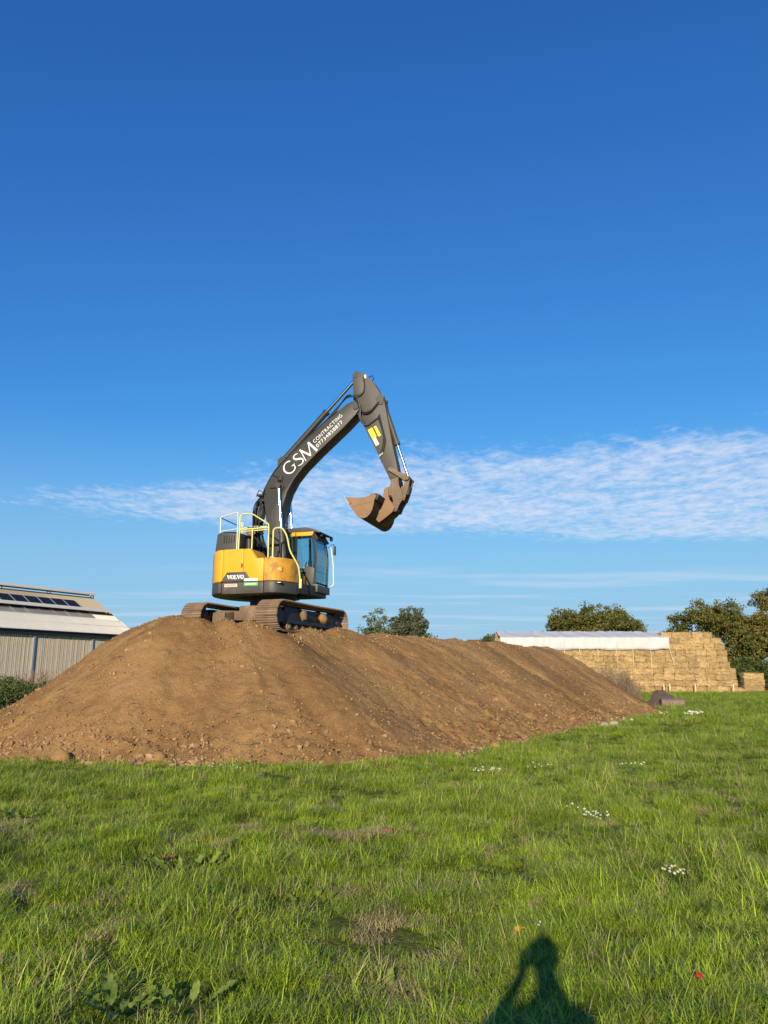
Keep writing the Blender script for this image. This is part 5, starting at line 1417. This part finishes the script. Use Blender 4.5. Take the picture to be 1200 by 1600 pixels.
fallen(.83, 5.33, .075, .075, (.72, .36, .06), 'orange fallen leaf beside the head of the shadow', .4)
fallen(1.655, 4.45, .085, .055, (.75, .05, .04), 'small red fallen leaf at the bottom right', 1.2)
fallen(.10, 4.86, .04, .05, (.42, .20, .10), 'brown curled leaf near the bottom centre', 2.2)
# clods and stones that stand out
def rock(name, x, y, r_, sc3, seed, mat, label, cat, group=None, z=None):
    rr = random.Random(seed); bm = bmesh.new(); bmesh.ops.create_icosphere(bm, subdivisions=3, radius=r_)
    for v in bm.verts:
        p = v.co.normalized(); q = 1 + .22 * float(vnoise(np.array(p.x * 1.6 + seed * 3.1 + p.z), np.array(p.y * 1.6 + p.z * 1.3 + seed))) + .08 * float(vnoise(np.array(p.x * 5 + p.z * 3), np.array(p.y * 5 + seed - p.z * 2)))
        v.co = Vector((v.co.x * sc3[0], v.co.y * sc3[1], v.co.z * sc3[2])) * q
    me = bpy.data.meshes.new(name); bm.to_mesh(me); bm.free(); me.materials.append(mat); me.polygons.foreach_set('use_smooth', [True] * len(me.polygons))
    o = link(name, me); o.location = (x, y, (gz(x, y) if z is None else z) + r_ * sc3[2] * .45); tag(o, label, cat, group); return o
rock('soil_clod', -6.36, 15.8, .15, (1.15, 1, 1.15), 3, M['soil'], 'largest soil clod at the left foot of the heap', 'clod', 'big clods at the heap foot')
rock('soil_clod', -4.55, 15.9, .17, (1.3, 1, .9), 5, M['soil'], 'broad clod right of the largest one at the heap foot', 'clod', 'big clods at the heap foot')
rock('soil_clod', -6.85, 15.75, .08, (1, 1, 1), 6, M['soil'], 'small upright clod left of the largest one', 'clod', 'big clods at the heap foot')
rock('soil_clod', 2.73, 19.55, .11, (1.2, 1, .9), 8, M['soil'], 'pale clod rolled clear of the heap near its middle', 'clod', 'big clods at the heap foot')
rock('stone', 7.55, 27.3, .15, (1.15, 1, .75), 9, M['stone'], 'left one of two pale stones in the grass by the heap', 'stone', 'stones by the heap')
rock('stone', 8.0, 27.65, .17, (1.1, 1, .8), 10, M['stone'], 'right one of two pale stones in the grass by the heap', 'stone', 'stones by the heap')
rock('soil_clod', .03, 8.9, .06, (1.2, .8, .7), 12, plain('red_brown_clod', (.22, .10, .05), .95, 0, .4, 20), 'red-brown clod at the end of the bare strip in mid grass', 'clod')
rock('soil_clod', .2, 17.2, .11, (1.6, 1, .7), 13, M['soil'], 'flat clod at the front foot of the heap right of centre', 'clod', 'big clods at the heap foot')

# ------------------------------------------------------------------ the photographer: out of frame, seen as a shadow
def skin(name, verts, edges, radii, mat, parent=None, root=0, sub=2):
    me = bpy.data.meshes.new(name); me.from_pydata(verts, edges, [])
    o = link(name, me, parent); o.modifiers.new('skin', 'SKIN')
    sk2 = me.skin_vertices[0].data
    for i, r_ in enumerate(radii): sk2[i].radius = (r_, r_) if not isinstance(r_, tuple) else r_; sk2[i].use_root = (i == root)
    sb = o.modifiers.new('sub', 'SUBSURF'); sb.levels = sub; sb.render_levels = sub
    me.materials.append(mat); return o
PX, PY = .0, -.42
person = empty('person', (PX, PY, gz(PX, PY))); tag(person, 'person standing with raised arms holding a phone, seen only as a shadow', 'person')
M['skin'] = plain('skin', (.55, .34, .25), .6); M['jacket'] = plain('dark_jacket', (.03, .035, .05), .9); M['jeans'] = plain('blue_jeans', (.05, .07, .13), .9); M['hair'] = plain('brown_hair', (.06, .035, .02), .8)
SP = {}
V = []; Ed = []; Rd = []
def sv(nm, p, r_, par=None):
    SP[nm] = len(V); V.append(p); Rd.append(r_)
    if par: Ed.append((SP[par], SP[nm]))
sv('pelvis', (0, 0, .95), (.16, .12)); sv('waist', (0, .0, 1.10), (.145, .11), 'pelvis'); sv('chest', (0, -.01, 1.30), (.17, .12), 'waist'); sv('neckb', (0, 0, 1.46), (.085, .08), 'chest'); sv('neck', (0, .02, 1.53), .055, 'neckb')
sv('jaw', (0, .045, 1.60), (.062, .075), 'neck'); sv('face', (0, .045, 1.68), (.075, .092), 'jaw'); sv('crown', (0, .03, 1.76), (.066, .082), 'face')
for sd, nm in ((-1, 'l'), (1, 'r')):
    sv('sh' + nm, (sd * .175, 0, 1.39), .066, 'neckb')
    el = (-.37, .13, 1.20) if sd < 0 else (.25, .10, 1.14)
    wr_ = (-.075, .35, 1.50) if sd < 0 else (.085, .35, 1.49)
    sv('el' + nm, el, .046, 'sh' + nm); sv('fo' + nm, tuple(a * .45 + b_ * .55 for a, b_ in zip(el, wr_)), .042, 'el' + nm); sv('wr' + nm, wr_, .028, 'fo' + nm)
    sv('pa' + nm, (wr_[0] + sd * -.012, wr_[1] + .035, wr_[2] + .05), (.036, .02), 'wr' + nm)
    px_, py_, pz_ = V[SP['pa' + nm]]
    for q in range(4):
        zq = pz_ + .015 - .018 * q + .02
        sv('f%d1' % q + nm, (px_ + sd * .012, py_ + .028, zq + .012), .0095, 'pa' + nm); sv('f%d2' % q + nm, (px_ - sd * .004, py_ + .045, zq + .018), .009, 'f%d1' % q + nm); sv('f%d3' % q + nm, (px_ - sd * (.022 + .004 * (q == 1)), py_ + .046, zq + .02), .0085, 'f%d2' % q + nm)
    sv('t1' + nm, (px_ + sd * .0, py_ - .012, pz_ + .035), .011, 'pa' + nm); sv('t2' + nm, (px_ - sd * .018, py_ - .006, pz_ + .058), .0095, 't1' + nm)
    sv('hip' + nm, (sd * .10, 0, .88), .095, 'pelvis'); sv('kn' + nm, (sd * .12, .02, .49), .062, 'hip' + nm); sv('an' + nm, (sd * .13, -.03, .09), .042, 'kn' + nm); sv('to' + nm, (sd * .15, .14, .04), (.045, .03), 'an' + nm)
skin('body', V, Ed, Rd, M['skin'], person)
nose = MB(); nose.ball((0, .142, 1.665), .017, 8, 6, (.8, 1.1, 1.3)); obj('nose', nose, M['skin'], person)
for sd in (-1, 1):
    er_ = MB(); er_.ball((sd * .078, .03, 1.67), .03, 8, 6, (.35, .7, 1)); obj('ear', er_, M['skin'], person)
    ey = MB(); ey.ball((sd * .031, .128, 1.692), .012, 8, 6); obj('eye', ey, M['white'], person)
mo = MB(); mo.tube([(-.022, .126, 1.625), (0, .134, 1.623), (.022, .126, 1.625)], .006, 6); obj('mouth', mo, M['dockred'], person)
ha = MB(); ha.ball((0, .02, 1.715), .1, 16, 10, (.88, 1.02, .93), .03, 2); obj('hair', ha, M['hair'], person, smooth=60)
tv = ['pelvis', 'waist', 'chest', 'neckb', 'shl', 'ell', 'fol', 'shr', 'elr', 'for']
JV = [V[SP[k]] for k in tv] + [(0, 0, .82)]; JR = [(.185, .145), (.17, .135), (.195, .145), (.10, .09), .088, .064, .055, .088, .064, .055, (.185, .145)]
skin('jacket', JV, [(10, 0), (0, 1), (1, 2), (2, 3), (3, 4), (4, 5), (5, 6), (3, 7), (7, 8), (8, 9)], JR, M['jacket'], person)
TV = [(0, 0, .92), V[SP['hipl']], V[SP['knl']], (-.13, -.03, .12), V[SP['hipr']], V[SP['knr']], (.13, -.03, .12)]
skin('trousers', TV, [(0, 1), (1, 2), (2, 3), (0, 4), (4, 5), (5, 6)], [(.16, .125), .108, .076, .062, .108, .076, .062], M['jeans'], person)
for sd in (-1, 1):
    bt_ = MB(); bt_.ball((sd * .145, .04, .055), .075, 12, 8, (.75, 1.9, .85)); obj('boot', bt_, M['rubber'], person)
ph = MB(); ph.box(-.0365, .0365, -.004, .004, -.13, .018)
pho = obj('phone', ph, M['rubber'], None, bevel=.003); pho.location = (0, -.012, CAM_H); pho.rotation_euler = (PITCH, 0, 0)
tag(pho, 'phone held up in front of the photographer, hidden behind the picture', 'phone')
